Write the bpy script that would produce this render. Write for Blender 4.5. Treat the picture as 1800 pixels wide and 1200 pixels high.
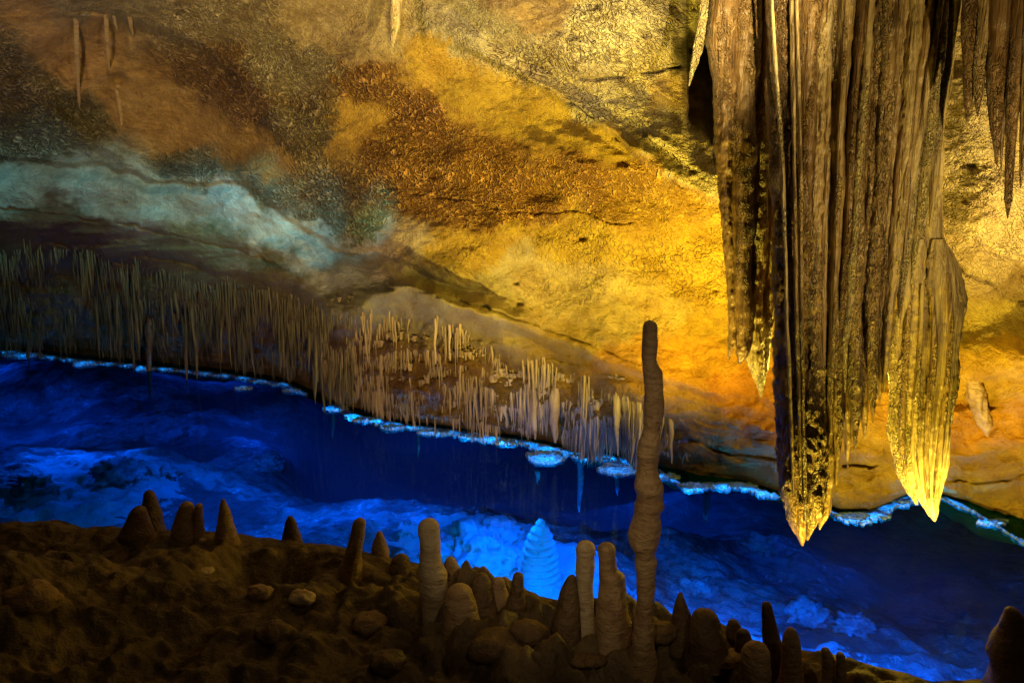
import bpy, math, random
import numpy as np

for o in list(bpy.data.objects):
    bpy.data.objects.remove(o, do_unlink=True)
scene = bpy.context.scene
COL = scene.collection
rad = math.radians
RND = random.Random(7)
NR = np.random.RandomState(11)

# ---------------------------------------------------------------- camera
PITCH = rad(12.0); CAMZ = 3.0; F = 1750.0
CT, ST = math.cos(PITCH), math.sin(PITCH)
cam_d = bpy.data.cameras.new('camera'); cam = bpy.data.objects.new('camera', cam_d); COL.objects.link(cam)
cam_d.lens = 35.0; cam_d.sensor_width = 36.0; cam_d.clip_start = 0.05; cam_d.clip_end = 200
cam.location = (0, 0, CAMZ); cam.rotation_euler = (rad(90) - PITCH, 0, 0)
scene.camera = cam

# ---------------------------------------------------------------- world and exposure
w = bpy.data.worlds.new('World'); scene.world = w; w.use_nodes = True
bgn = w.node_tree.nodes['Background']
bgn.inputs['Color'].default_value = (0.9, 0.72, 0.5, 1); bgn.inputs['Strength'].default_value = 0.006
scene.view_settings.view_transform = 'Standard'; scene.view_settings.look = 'None'
scene.view_settings.gamma = 1.0; scene.view_settings.exposure = 0.0
scene.view_settings.use_curve_mapping = False
scene.render.engine = 'CYCLES'
cy = scene.cycles
cy.use_denoising = True; cy.max_bounces = 5; cy.diffuse_bounces = 3; cy.glossy_bounces = 3
cy.transparent_max_bounces = 8; cy.transmission_bounces = 3
cy.sample_clamp_indirect = 3.0; cy.caustics_reflective = False; cy.caustics_refractive = False

# ---------------------------------------------------------------- geometry of the view
def ray(u, v):
    """unit-depth direction of photo pixel (u, v) of 1800 x 1200"""
    a = (np.asarray(u, float) - 900) / F; b = (np.asarray(v, float) - 600) / F
    return np.stack([a, CT - b * ST, -ST - b * CT], -1)
def at_depth(u, v, d):
    return np.array([0, 0, CAMZ]) + ray(u, v) * np.asarray(d, float)[..., None]
def at_y(u, v, Y):
    r = ray(u, v); return np.array([0, 0, CAMZ]) + r * (np.asarray(Y, float) / r[..., 1])[..., None]
def at_z(u, v, z):
    r = ray(u, v); return np.array([0, 0, CAMZ]) + r * ((np.asarray(z, float) - CAMZ) / r[..., 2])[..., None]

# ---------------------------------------------------------------- the lamps of the cave
def lamp(name, kind, loc, energy, color, target=None, spot=60, blend=0.6, size=0.0):
    ld = bpy.data.lights.new(name, kind); ld.energy = energy; ld.color = color
    if kind != 'SUN': ld.shadow_soft_size = size
    lo = bpy.data.objects.new(name, ld); COL.objects.link(lo); lo.location = loc
    if kind == 'SPOT':
        ld.spot_size = rad(spot); ld.spot_blend = blend
    if target is not None:
        import mathutils
        d = mathutils.Vector(target) - mathutils.Vector(loc)
        lo.rotation_euler = d.to_track_quat('-Z', 'Y').to_euler()
    return lo
YEL = (1.0, 0.73, 0.07); WARM = (1.0, 0.78, 0.32); AMB = (1.0, 0.73, 0.38)
BLU = (0.0, 0.19, 1.0); CYA = (0.02, 0.42, 1.0)
# yellow floodlight hidden behind the big curtain
lamp('floodlight', 'POINT', at_y(1480, 660, 6.5), 60, YEL, size=0.05)
lamp('floodlight', 'SPOT', at_y(1440, 600, 6.15), 400, YEL, target=tuple(at_y(1050, 420, 8.6)), spot=95, blend=1.0, size=0.04)
lamp('floodlight', 'SPOT', (0.86, 5.45, 0.12), 1250, (1.0, 0.76, 0.10), target=(0.45, 8.2, 3.2), spot=92, blend=1.0, size=0.04)
lamp('floodlight', 'SPOT', (2.5, 4.85, 0.1), 700, (1.0, 0.76, 0.12), target=(3.35, 7.2, 1.1), spot=75, blend=1.0, size=0.04)
lamp('floodlight', 'SPOT', (-0.9, 6.05, 0.15), 330, (1.0, 0.66, 0.24), target=(-1.3, 10.2, 1.15), spot=80, blend=1.0, size=0.04)  # added amber fill behind the bank, brightens the middle of the wall
# yellow uplight behind the edge of the bank under the curtain tips
lamp('uplight', 'SPOT', (1.75, 5.15, 0.15), 170, YEL, target=(1.9, 5.75, 1.6), spot=75, blend=0.8, size=0.03)
# warm white floodlight by the walkway, aimed at the roof on the right
lamp('floodlight', 'SPOT', (1.25, 1.2, 2.7), 4300, WARM, target=(0.35, 7.0, 4.45), spot=34, blend=0.9, size=0.04)
lamp('floodlight', 'SPOT', (3.5, 4.9, 1.9), 800, (1.0, 0.74, 0.25), target=(3.55, 6.9, 3.2), spot=95, blend=0.9, size=0.04)
lamp('floodlight', 'SPOT', (2.4, 2.4, 2.2), 330, (1.0, 0.72, 0.26), target=(1.95, 5.6, 2.8), spot=54, blend=1.0, size=0.03)
lamp('uplight', 'SPOT', (2.32, 5.0, 0.12), 170, YEL, target=(2.35, 5.75, 1.05), spot=62, blend=0.8, size=0.03)
# added warm fill from the camera side, no lamp stands there
lamp('fill_light', 'SPOT', (-2.6, 1.6, 3.4), 2100, AMB, target=(-2.6, 8.5, 5.0), spot=74, blend=1.0, size=0.1)
lamp('fill_light', 'SPOT', (2.0, 2.4, 3.0), 22, AMB, target=(-0.4, 5.2, 0.7), spot=75, blend=1.0, size=0.1)
lamp('fill_light', 'SPOT', (-0.3, 1.3, 2.7), 125, AMB, target=(0.3, 5.0, 1.2), spot=34, blend=1.0, size=0.05)
# pale cyan light on the clay ledge
for (u, v, e) in [(-60, 325, 170), (80, 330, 170), (220, 345, 170), (350, 372, 190), (460, 400, 190), (570, 440, 150), (680, 475, 80)]:
    lamp('ledge_light', 'SPOT', at_depth(u - 30, v - 190, 7.9), e * 1.15, (0.05, 0.66, 0.88), target=tuple(at_depth(u, v + 10, 10.6)), spot=30, blend=1.0, size=0.08)
# blue lamps under the water
for (u, v, z, e, c) in [(850, 1000, -0.08, 70, CYA), (960, 1010, -0.12, 40, CYA), (60, 850, -0.1, 26, CYA), (210, 820, -0.1, 26, CYA), (120, 680, -0.1, 130, BLU), (430, 720, -0.1, 120, BLU),
                        (1250, 1010, -0.1, 110, BLU), (1400, 1090, -0.1, 45, CYA), (650, 760, -0.1, 110, BLU), (360, 800, -0.1, 26, BLU),
                        (1600, 1010, -0.1, 160, BLU), (1080, 860, -0.1, 60, BLU), (900, 860, -0.1, 60, BLU), (1500, 1000, -0.1, 100, BLU), (1720, 1080, -0.1, 60, BLU)]:
    e *= 0.85 if c is BLU else 0.8; pl_ = at_z(u, v, z); lamp('pool_lamp', 'SPOT', pl_, e, c, target=(pl_[0], pl_[1] + 0.15, -3), spot=150, blend=0.5)

for (x, y, e) in [(-7.5, 15.5, 420), (-4.0, 15.0, 420), (-1.0, 14.0, 380), (1.6, 12.5, 300), (-6, 19.5, 500), (-1.5, 18.5, 500), (-10, 18, 400), (4.0, 10.5, 150)]:
    lamp('pool_lamp', 'SPOT', (x, y, -0.75), e * 0.20, (0.0, 0.15, 1.0), target=(x, y, -3), spot=165, blend=0.5, size=0.1)  # added blue fill over the deep bed, in place of scattered light
lamp('pool_lamp', 'SPOT', at_z(905, 1035, -0.2), 110, CYA, target=tuple(at_z(950, 960, -0.6)), spot=80, blend=0.6)

# ---------------------------------------------------------------- numpy noise
_P = NR.permutation(256); _V = NR.rand(256) * 2 - 1
def vnoise(x, y, z=0.0, seed=0):
    x = np.asarray(x, float) + seed * 17.13; y = np.asarray(y, float) + seed * 5.7; z = np.asarray(z, float) + x * 0 + seed * 3.1
    xi = np.floor(x).astype(int); yi = np.floor(y).astype(int); zi = np.floor(z).astype(int)
    fx, fy, fz = x - xi, y - yi, z - zi
    q = lambda t: t * t * t * (t * (t * 6 - 15) + 10)
    sx, sy, sz = q(fx), q(fy), q(fz)
    def h(a, b, c): return _V[_P[(_P[(_P[a & 255] + b) & 255] + c) & 255]]
    def l(a, b, t): return a + (b - a) * t
    c00 = l(h(xi, yi, zi), h(xi + 1, yi, zi), sx); c10 = l(h(xi, yi + 1, zi), h(xi + 1, yi + 1, zi), sx)
    c01 = l(h(xi, yi, zi + 1), h(xi + 1, yi, zi + 1), sx); c11 = l(h(xi, yi + 1, zi + 1), h(xi + 1, yi + 1, zi + 1), sx)
    return l(l(c00, c10, sy), l(c01, c11, sy), sz)
def fbm(x, y, z=0.0, o=4, seed=0, gain=0.5):
    t = 0; a = 1.0; n = 0; f = 1.0
    for i in range(o):
        t = t + a * vnoise(x * f, y * f, z * f if not np.isscalar(z) else z, seed + i * 3); n += a; a *= gain; f *= 2.03
    return t / n * 1.6
def sstep(a, b, x):
    t = np.clip((np.asarray(x, float) - a) / (b - a), 0, 1); return t * t * (3 - 2 * t)
def poly(pts, u):
    p = np.array(pts, float); return np.interp(u, p[:, 0], p[:, 1])
def win(u, a, b, s=40):
    return sstep(a - s, a + s, u) * (1 - sstep(b - s, b + s, u))

# ---------------------------------------------------------------- mesh helpers
def tag(o, label=None, cat=None, group=None, kind=None):
    if label: o['label'] = label
    if cat: o['category'] = cat
    if group: o['group'] = group
    if kind: o['kind'] = kind
    return o
def make_mesh(name, V, Q, smooth=True):
    me = bpy.data.meshes.new(name)
    V = np.ascontiguousarray(V, dtype=np.float32); Q = np.ascontiguousarray(Q, dtype=np.int32)
    me.vertices.add(len(V)); me.vertices.foreach_set('co', V.ravel())
    k = Q.shape[1]
    me.loops.add(Q.size); me.loops.foreach_set('vertex_index', Q.ravel())
    me.polygons.add(len(Q)); me.polygons.foreach_set('loop_start', np.arange(0, Q.size, k, dtype=np.int32))
    me.polygons.foreach_set('loop_total', np.full(len(Q), k, dtype=np.int32))
    if smooth: me.polygons.foreach_set('use_smooth', np.ones(len(Q), dtype=bool))
    me.update(calc_edges=True); me.validate()
    return me
def obj(name, me, mat=None, parent=None, loc=None):
    o = bpy.data.objects.new(name, me); COL.objects.link(o)
    if mat is not None and me is not None and not me.materials: me.materials.append(mat)
    if parent is not None: o.parent = parent
    if loc is not None: o.location = loc
    return o
def empty(name, loc):
    o = bpy.data.objects.new(name, None); COL.objects.link(o); o.location = loc; o.empty_display_size = 0.1; return o
def grid_quads(nr, nc, flip=False, wrap=False):
    i = np.arange(nr - 1)[:, None]; j = np.arange(nc if wrap else nc - 1)[None, :]
    a = i * nc + j; b = i * nc + (j + 1) % nc; c = (i + 1) * nc + (j + 1) % nc; d = (i + 1) * nc + j
    q = np.stack([a, b, c, d], -1).reshape(-1, 4)
    return q[:, ::-1] if flip else q
def attr(me, name, typ, arr):
    a = me.attributes.new(name, typ, 'POINT')
    key = {'FLOAT': 'value', 'FLOAT_VECTOR': 'vector', 'FLOAT_COLOR': 'color'}[typ]
    a.data.foreach_set(key, np.ascontiguousarray(arr, dtype=np.float32).ravel())
def column(P, rx, ry, n=24, rough=0.1, freq=6.0, stretch=0.35, ripple=0.0, rfreq=12.0, seed=0, twist=0.0, lobes=0, lobe=0.0, crust=0.0):
    """vertical body: P (m,3) centres from one end to the other, rings in the horizontal plane; both ends closed by tiny rings"""
    P = np.asarray(P, float); m = len(P)
    rx = np.broadcast_to(rx, m)[:, None]; ry = np.broadcast_to(ry, m)[:, None]
    a = np.linspace(0, 2 * math.pi, n, endpoint=False)[None, :] + twist * np.arange(m)[:, None] / m
    ca, sa = np.cos(a), np.sin(a)
    k = freq
    X = P[:, 0:1] + rx * ca; Y = P[:, 1:2] + ry * sa; Z = P[:, 2:3] + 0 * a
    f = 1 + rough * fbm(X * k, Y * k, Z * k * stretch, 4, seed)
    if crust: f = f + crust * fbm(X * 34, Y * 34, Z * 17, 3, seed + 7, 0.6) * sstep(-0.25, 0.35, fbm(X * 5, Y * 5, Z * 0.9, 2, seed + 8))
    if lobes: f = f + lobe * np.cos(a * lobes + 2.0 * vnoise(Z * 1.3, Z * 0, 0, seed + 9))
    if ripple: f = f + ripple * (np.abs(np.sin(Z * rfreq + 1.2 * vnoise(X * 3, Y * 3, Z * 2, seed + 4))) - 0.5)
    X = P[:, 0:1] + rx * ca * f; Y = P[:, 1:2] + ry * sa * f
    V = np.stack([X, Y, Z], -1).reshape(-1, 3)
    up = P[-1, 2] > P[0, 2]
    return V, grid_quads(m, n, flip=not up, wrap=True)

# ---------------------------------------------------------------- materials
def nt_new(name):
    m = bpy.data.materials.new(name); m.use_nodes = True; nt = m.node_tree
    b = nt.nodes['Principled BSDF']; return m, nt, b
class N:
    def __init__(s, nt): s.nt = nt
    def n(s, t, **kw):
        x = s.nt.nodes.new(t)
        for k, v in kw.items(): setattr(x, k, v)
        return x
    def l(s, a, b): s.nt.links.new(a, b)
    def val(s, inp, v):
        if hasattr(v, 'is_output') or isinstance(v, bpy.types.NodeSocket): s.l(v, inp)
        else: inp.default_value = v
    def math(s, op, a, b=0.0, clamp=False):
        x = s.n('ShaderNodeMath', operation=op, use_clamp=clamp); s.val(x.inputs[0], a); s.val(x.inputs[1], b); return x.outputs[0]
    def noise(s, vec, scale, detail=4, rough=0.55, dist=0.0):
        x = s.n('ShaderNodeTexNoise'); s.l(vec, x.inputs['Vector']); x.inputs['Scale'].default_value = scale
        x.inputs['Detail'].default_value = detail; x.inputs['Roughness'].default_value = rough; x.inputs['Distortion'].default_value = dist
        return x.outputs['Fac']
    def ramp(s, fac, a, b):
        x = s.n('ShaderNodeMapRange', interpolation_type='SMOOTHSTEP'); s.val(x.inputs['Value'], fac)
        x.inputs['From Min'].default_value = a; x.inputs['From Max'].default_value = b; return x.outputs['Result']
    def mix(s, fac, a, b, mode='MIX'):
        x = s.n('ShaderNodeMix', data_type='RGBA', blend_type=mode); s.val(x.inputs['Factor'], fac)
        s.val(x.inputs['A'] if False else x.inputs[6], a); s.val(x.inputs[7], b); return x.outputs[2]
    def scale(s, vec, sc):
        x = s.n('ShaderNodeVectorMath', operation='MULTIPLY'); s.l(vec, x.inputs[0]); x.inputs[1].default_value = sc; return x.outputs[0]
    def bump(s, h, strength, dist, normal=None):
        x = s.n('ShaderNodeBump'); x.inputs['Strength'].default_value = strength; x.inputs['Distance'].default_value = dist
        s.val(x.inputs['Height'], h)
        if normal is not None: s.l(normal, x.inputs['Normal'])
        return x.outputs['Normal']
def c4(c): return (c[0], c[1], c[2], 1.0)

def rock_mat(name, base, alt, dark, scale=6.0, stretch=(1, 1, 1), rough=0.55, bump=0.6, fine=60.0, painted_glint=0.0, spec=0.4, streak=0.0, band=0.0):
    m, nt, b = nt_new(name); g = N(nt)
    tc = g.n('ShaderNodeNewGeometry').outputs['Position']
    v = g.scale(tc, stretch)
    n1 = g.noise(v, scale, 5, 0.6, 0.6); n2 = g.noise(v, scale * 4.3, 4, 0.65, 0.3); n3 = g.noise(v, fine, 3, 0.7)
    col = g.mix(g.ramp(n1, 0.35, 0.65), c4(base), c4(alt))
    col = g.mix(g.math('MULTIPLY', g.ramp(n2, 0.52, 0.72), 0.75), col, c4(dark))
    h = g.math('ADD', g.math('MULTIPLY', n2, 1.0), g.math('MULTIPLY', n3, 0.35))
    if streak:
        sv = g.scale(tc, (26, 26, 1.6)); s1 = g.noise(sv, 1.0, 3, 0.6, 0.5)
        col = g.mix(g.math('MULTIPLY', g.ramp(s1, 0.5, 0.62), streak), col, c4(dark))
        h = g.math('ADD', h, g.math('MULTIPLY', s1, 1.3))
    if band:
        bv = g.scale(tc, (5, 5, 34)); b1 = g.noise(bv, 1.0, 3, 0.6, 0.4)
        col = g.mix(g.math('MULTIPLY', g.ramp(b1, 0.48, 0.66), band), col, c4(dark)); h = g.math('ADD', h, g.math('MULTIPLY', b1, 0.22))
    nm = g.bump(h, bump, 0.03)
    if painted_glint:
        vc = g.scale(tc, (1, 1, 0.55)); w1 = g.noise(vc, 30, 3, 0.6, 0.8)
        ln = g.math('SUBTRACT', 1.0, g.ramp(g.math('ABSOLUTE', g.math('SUBTRACT', w1, 0.5)), 0.0, 0.09))
        msk = g.ramp(g.noise(g.scale(tc, (5, 5, 0.7)), 1.0, 3, 0.6, 0.4), 0.47, 0.58)
        ln = g.math('MULTIPLY', ln, msk)
        col = g.mix(g.math('MULTIPLY', ln, painted_glint), col, (min(base[0] * 2.2, .8), min(base[1] * 2.3, .75), min(base[2] * 2.6, .6), 1))  # highlights on the crust painted into the colour as pale lines
        nm = g.bump(ln, 1.0, 0.03, nm)
    g.l(col, b.inputs['Base Color']); g.l(nm, b.inputs['Normal'])
    b.inputs['Roughness'].default_value = rough
    b.inputs['Specular IOR Level'].default_value = spec
    return m

def wall_mat():
    m, nt, b = nt_new('cave_rock'); g = N(nt)
    at = g.n('ShaderNodeAttribute', attribute_name='tint'); fl = g.n('ShaderNodeAttribute', attribute_name='flow'); pa = g.n('ShaderNodeAttribute', attribute_name='param')
    sp = g.n('ShaderNodeSeparateXYZ'); g.l(pa.outputs['Vector'], sp.inputs[0])
    verm, pol, grain = sp.outputs
    vec = fl.outputs['Vector']
    # worm-like squiggles in two sizes
    def lines(scale, seedoff, width, dist):
        o = g.n('ShaderNodeVectorMath', operation='ADD'); g.l(vec, o.inputs[0]); o.inputs[1].default_value = (seedoff, seedoff * .7, 0)
        n = g.noise(o.outputs[0], scale, 1.0, 0.5, dist)
        return g.math('SUBTRACT', 1.0, g.ramp(g.math('ABSOLUTE', g.math('SUBTRACT', n, 0.5)), 0.0, width))
    a = lines(0.056, 0, 0.075, 0.8); c = lines(0.10, 31.7, 0.085, 0.6)
    brk = g.ramp(g.noise(vec, 0.07, 2, 0.6), 0.40, 0.55)
    sq = g.math('MAXIMUM', g.math('MULTIPLY', a, brk), g.math('MULTIPLY', c, g.math('SUBTRACT', 1.0, g.math('MULTIPLY', brk, 0.6))))
    patch = g.ramp(g.noise(vec, 0.011, 4, 0.6), 0.40, 0.56)
    k = g.math('MULTIPLY', g.math('MULTIPLY', sq, verm), g.math('ADD', g.math('MULTIPLY', patch, 0.55), 0.5))
    big = g.noise(vec, 0.02, 6, 0.65, 0.4); med = g.noise(vec, 0.09, 5, 0.7)
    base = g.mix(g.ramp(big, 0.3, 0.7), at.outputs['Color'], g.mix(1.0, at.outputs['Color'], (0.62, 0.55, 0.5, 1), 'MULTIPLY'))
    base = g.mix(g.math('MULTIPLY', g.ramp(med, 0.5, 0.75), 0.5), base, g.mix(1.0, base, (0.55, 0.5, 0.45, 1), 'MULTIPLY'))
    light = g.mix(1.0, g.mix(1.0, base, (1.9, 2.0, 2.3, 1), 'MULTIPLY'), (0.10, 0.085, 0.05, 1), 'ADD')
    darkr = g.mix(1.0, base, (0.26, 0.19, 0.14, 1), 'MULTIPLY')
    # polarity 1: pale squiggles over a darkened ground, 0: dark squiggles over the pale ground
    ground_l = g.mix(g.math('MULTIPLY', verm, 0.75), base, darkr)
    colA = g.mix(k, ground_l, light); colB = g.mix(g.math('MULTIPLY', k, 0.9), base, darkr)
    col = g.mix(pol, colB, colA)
    g.l(col, b.inputs['Base Color'])
    sgn = g.math('SUBTRACT', g.math('MULTIPLY', pol, 2.0), 1.0)
    h = g.math('ADD', g.math('MULTIPLY', k, sgn), g.math('MULTIPLY', med, 0.9))
    h = g.math('ADD', h, g.math('MULTIPLY', g.math('MULTIPLY', g.noise(vec, 0.3, 4, 0.7), grain), 0.9))
    g.l(g.bump(h, 1.0, 0.06), b.inputs['Normal'])
    b.inputs['Roughness'].default_value = 0.62; b.inputs['Specular IOR Level'].default_value = 0.3
    return m
M_wall = wall_mat()
M_bank = rock_mat('muddy_flowstone', (0.085, 0.058, 0.028), (0.19, 0.135, 0.07), (0.03, 0.02, 0.01), 2.2, rough=0.48, bump=0.9, fine=75, spec=0.3)
M_stg = rock_mat('stalagmite_calcite', (0.34, 0.22, 0.115), (0.42, 0.29, 0.16), (0.17, 0.095, 0.045), 5, (1, 1, 1.8), rough=0.45, bump=0.7, fine=50, band=0.45)
M_stg_pale = rock_mat('pale_calcite', (0.52, 0.40, 0.25), (0.60, 0.50, 0.34), (0.34, 0.22, 0.12), 5, (1, 1, 2.5), rough=0.42, bump=0.6, fine=50, band=0.5)
M_stg_dark = rock_mat('dark_calcite', (0.11, 0.065, 0.032), (0.16, 0.10, 0.05), (0.05, 0.03, 0.015), 5, rough=0.5, bump=0.7, fine=50, band=0.5)
M_cur = rock_mat('curtain_calcite', (0.27, 0.17, 0.065), (0.42, 0.30, 0.13), (0.06, 0.03, 0.012), 3, (1, 1, 0.25), rough=0.38, bump=0.8, fine=70, painted_glint=0.9, spec=0.6, streak=0.8)
M_cur_brown = rock_mat('brown_curtain_calcite', (0.17, 0.095, 0.034), (0.26, 0.155, 0.06), (0.07, 0.035, 0.013), 3, (1, 1, 0.2), rough=0.42, bump=0.6, fine=70, painted_glint=0.55, spec=0.5, streak=0.7)
M_cur_pale = rock_mat('pale_curtain_calcite', (0.40, 0.29, 0.12), (0.50, 0.39, 0.19), (0.15, 0.09, 0.035), 3, (1, 1, 0.25), rough=0.4, bump=0.8, fine=70, painted_glint=0.9, spec=0.5, streak=0.65)
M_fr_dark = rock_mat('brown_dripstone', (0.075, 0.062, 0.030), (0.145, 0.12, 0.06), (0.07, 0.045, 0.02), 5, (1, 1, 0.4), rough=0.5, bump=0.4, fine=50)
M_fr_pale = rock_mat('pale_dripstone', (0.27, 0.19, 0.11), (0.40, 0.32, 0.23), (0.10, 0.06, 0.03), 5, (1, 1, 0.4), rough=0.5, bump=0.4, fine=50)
def bed_mat():
    m, nt, b = nt_new('pool_bed_calcite'); g = N(nt)
    tc = g.n('ShaderNodeNewGeometry').outputs['Position']
    n1 = g.noise(tc, 0.9, 4, 0.6, 0.4); n2 = g.noise(tc, 5.0, 4, 0.65, 0.5); n3 = g.noise(tc, 16, 4, 0.7)
    col = g.mix(g.ramp(n1, 0.42, 0.60), (0.09, 0.09, 0.10, 1), (0.34, 0.34, 0.35, 1))
    col = g.mix(g.math('MULTIPLY', g.ramp(n2, 0.50, 0.60), 0.55), col, (0.05, 0.05, 0.055, 1))
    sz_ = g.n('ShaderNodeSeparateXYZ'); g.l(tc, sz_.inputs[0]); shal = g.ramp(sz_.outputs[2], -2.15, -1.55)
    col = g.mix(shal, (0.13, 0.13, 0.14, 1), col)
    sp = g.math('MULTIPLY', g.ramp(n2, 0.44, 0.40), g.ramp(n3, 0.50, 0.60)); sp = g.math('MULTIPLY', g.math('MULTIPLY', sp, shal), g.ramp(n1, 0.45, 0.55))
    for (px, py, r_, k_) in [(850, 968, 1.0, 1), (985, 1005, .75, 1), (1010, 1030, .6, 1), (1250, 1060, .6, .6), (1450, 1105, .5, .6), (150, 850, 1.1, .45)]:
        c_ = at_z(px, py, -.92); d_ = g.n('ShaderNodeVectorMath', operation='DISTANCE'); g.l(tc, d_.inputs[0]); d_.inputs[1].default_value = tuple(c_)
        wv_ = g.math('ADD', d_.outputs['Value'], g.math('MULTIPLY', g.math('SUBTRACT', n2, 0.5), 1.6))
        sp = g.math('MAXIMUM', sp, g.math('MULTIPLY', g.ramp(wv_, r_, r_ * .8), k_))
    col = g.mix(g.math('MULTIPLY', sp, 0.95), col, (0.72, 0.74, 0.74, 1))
    g.l(col, b.inputs['Base Color']); g.l(g.bump(g.math('ADD', n2, g.math('MULTIPLY', n3, .5)), 0.9, 0.05), b.inputs['Normal'])
    b.inputs['Roughness'].default_value = 0.8; b.inputs['Specular IOR Level'].default_value = 0.1
    return m
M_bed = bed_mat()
M_sub = rock_mat('submerged_calcite', (0.7, 0.7, 0.7), (0.8, 0.8, 0.8), (0.4, 0.4, 0.42), 4, rough=0.7, bump=0.5, fine=30, spec=0.2)

M_rock = rock_mat('submerged_rock_crust', (0.24, 0.24, 0.25), (0.55, 0.55, 0.56), (0.06, 0.06, 0.07), 6, rough=0.8, bump=1.0, fine=30, spec=0.1)
def shelf_mat():
    m, nt, b = nt_new('waterline_calcite'); g = N(nt)
    tc = g.n('ShaderNodeNewGeometry').outputs['Position']
    n = g.noise(tc, 13, 1, 0.5, 0.6); ln = g.math('SUBTRACT', 1.0, g.ramp(g.math('ABSOLUTE', g.math('SUBTRACT', n, 0.5)), 0.0, 0.08))
    col = g.mix(ln, (0.20, 0.32, 0.38, 1), (0.55, 0.75, 0.85, 1))
    d = g.n('ShaderNodeBsdfDiffuse'); t = g.n('ShaderNodeBsdfTranslucent'); mx = g.n('ShaderNodeMixShader')
    g.l(col, d.inputs['Color']); g.l(col, t.inputs['Color']); mx.inputs[0].default_value = 0.55
    nm = g.bump(ln, 0.8, 0.02); g.l(nm, d.inputs['Normal'])
    g.l(d.outputs[0], mx.inputs[1]); g.l(t.outputs[0], mx.inputs[2])
    g.l(mx.outputs[0], nt.nodes['Material Output'].inputs['Surface'])
    return m
M_shelf = shelf_mat()
def water_mat():
    m, nt, b = nt_new('blue_pool_water'); g = N(nt)
    tc = g.n('ShaderNodeNewGeometry').outputs['Position']
    nm = g.bump(g.noise(tc, 3.0, 2, 0.5), 0.05, 0.02)
    t = g.n('ShaderNodeBsdfTransparent'); t.inputs['Color'].default_value = (0.0, 0.44, 0.9, 1)
    gl = g.n('ShaderNodeBsdfGlossy'); gl.inputs['Roughness'].default_value = 0.015; g.l(nm, gl.inputs['Normal'])
    gl.inputs['Color'].default_value = (0.12, 0.30, 0.55, 1)
    fr = g.n('ShaderNodeFresnel'); fr.inputs['IOR'].default_value = 1.33; g.l(nm, fr.inputs['Normal'])
    geo = g.n('ShaderNodeNewGeometry')
    f = g.math('MULTIPLY', fr.outputs[0], g.math('SUBTRACT', 1.0, geo.outputs['Backfacing']))
    mx = g.n('ShaderNodeMixShader'); g.l(f, mx.inputs[0]); g.l(t.outputs[0], mx.inputs[1]); g.l(gl.outputs[0], mx.inputs[2])
    g.l(mx.outputs[0], nt.nodes['Material Output'].inputs['Surface'])
    return m
M_water = water_mat()

# ================================================================ rock wall and roof
SHORE = [(-600, 598), (0, 612), (120, 628), (250, 640), (400, 656), (500, 672), (560, 700), (620, 726), (700, 744), (800, 756), (930, 776), (1000, 792), (1100, 806), (1160, 826),
         (1200, 852), (1260, 850), (1300, 850), (1360, 868), (1420, 880), (1480, 906), (1530, 902), (1600, 872), (1650, 870), (1700, 888), (1760, 925), (1800, 950), (2400, 1060)]
def shore_v(u): return poly(SHORE, u)
CP = []   # (u, v, depth)
for u in range(-500, 2301, 200):
    v = float(shore_v(u)); CP.append((u, v, -CAMZ / ray(u, v)[2]))
for row in [
    (-450, 480, 12.3), (-450, 280, 10.6), (-450, 0, 8.2), (0, 480, 12.0), (0, 380, 11.2), (0, 290, 10.6), (0, 150, 9.5), (0, 0, 8.2), (0, -300, 6.2), (0, -900, 3.6),
    (300, 540, 11.9), (300, 400, 10.8), (300, 250, 9.9), (300, 0, 8.0), (600, 620, 10.4), (600, 520, 9.9), (600, 400, 9.4), (600, 200, 8.5), (600, 0, 7.7), (600, -300, 6.0),
    (900, 650, 9.35), (900, 600, 9.05), (900, 450, 8.7), (900, 300, 8.2), (900, 100, 7.7), (900, 0, 7.2), (900, -300, 5.9), (900, -900, 3.7),
    (1200, 720, 8.35), (1200, 500, 8.0), (1200, 300, 7.55), (1200, 0, 6.9), (1200, -300, 5.7), (1500, 800, 7.75), (1500, 500, 7.6), (1500, 200, 7.3), (1500, 0, 6.8), (1500, -300, 5.7),
    (1800, 800, 7.5), (1800, 500, 7.2), (1800, 200, 6.8), (1800, 0, 6.4), (1800, -300, 5.4), (1800, -900, 3.6), (2250, 800, 7.0), (2250, 300, 6.4), (2250, -300, 5.2), (-450, -300, 6.2), (-450, -900, 3.6), (2250, -900, 3.5)]:
    CP.append(row)
CPA = np.array(CP, float)
def _tps(r): return np.where(r > 0, r * r * np.log(np.maximum(r, 1e-9)), 0)
_X = CPA[:, :2] / 1000.0; n = len(_X)
_K = _tps(np.linalg.norm(_X[:, None] - _X[None], axis=-1)) + np.eye(n) * 1e-4
_A = np.zeros((n + 3, n + 3)); _A[:n, :n] = _K; _A[:n, n] = 1; _A[:n, n + 1:] = _X; _A[n, :n] = 1; _A[n + 1:, :n] = _X.T
_W = np.linalg.solve(_A, np.concatenate([CPA[:, 2], [0, 0, 0]]))
def base_depth(u, v):
    sh = np.shape(u); X = np.stack([np.ravel(u), np.ravel(v)], -1) / 1000.0
    out = _W[n] + X @ _W[n + 1:]
    for i in range(n):
        out = out + _W[i] * _tps(np.hypot(X[:, 0] - _X[i, 0], X[:, 1] - _X[i, 1]))
    return out.reshape(sh)
L1 = [(-600, 300), (0, 290), (150, 295), (300, 318), (440, 326), (520, 378), (600, 430), (680, 468), (800, 503), (900, 520), (1100, 560)]
L2 = [(-600, 380), (0, 372), (120, 382), (250, 408), (400, 440), (500, 478), (600, 522), (720, 520), (850, 548), (1000, 600), (1150, 660), (1250, 700)]
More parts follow.
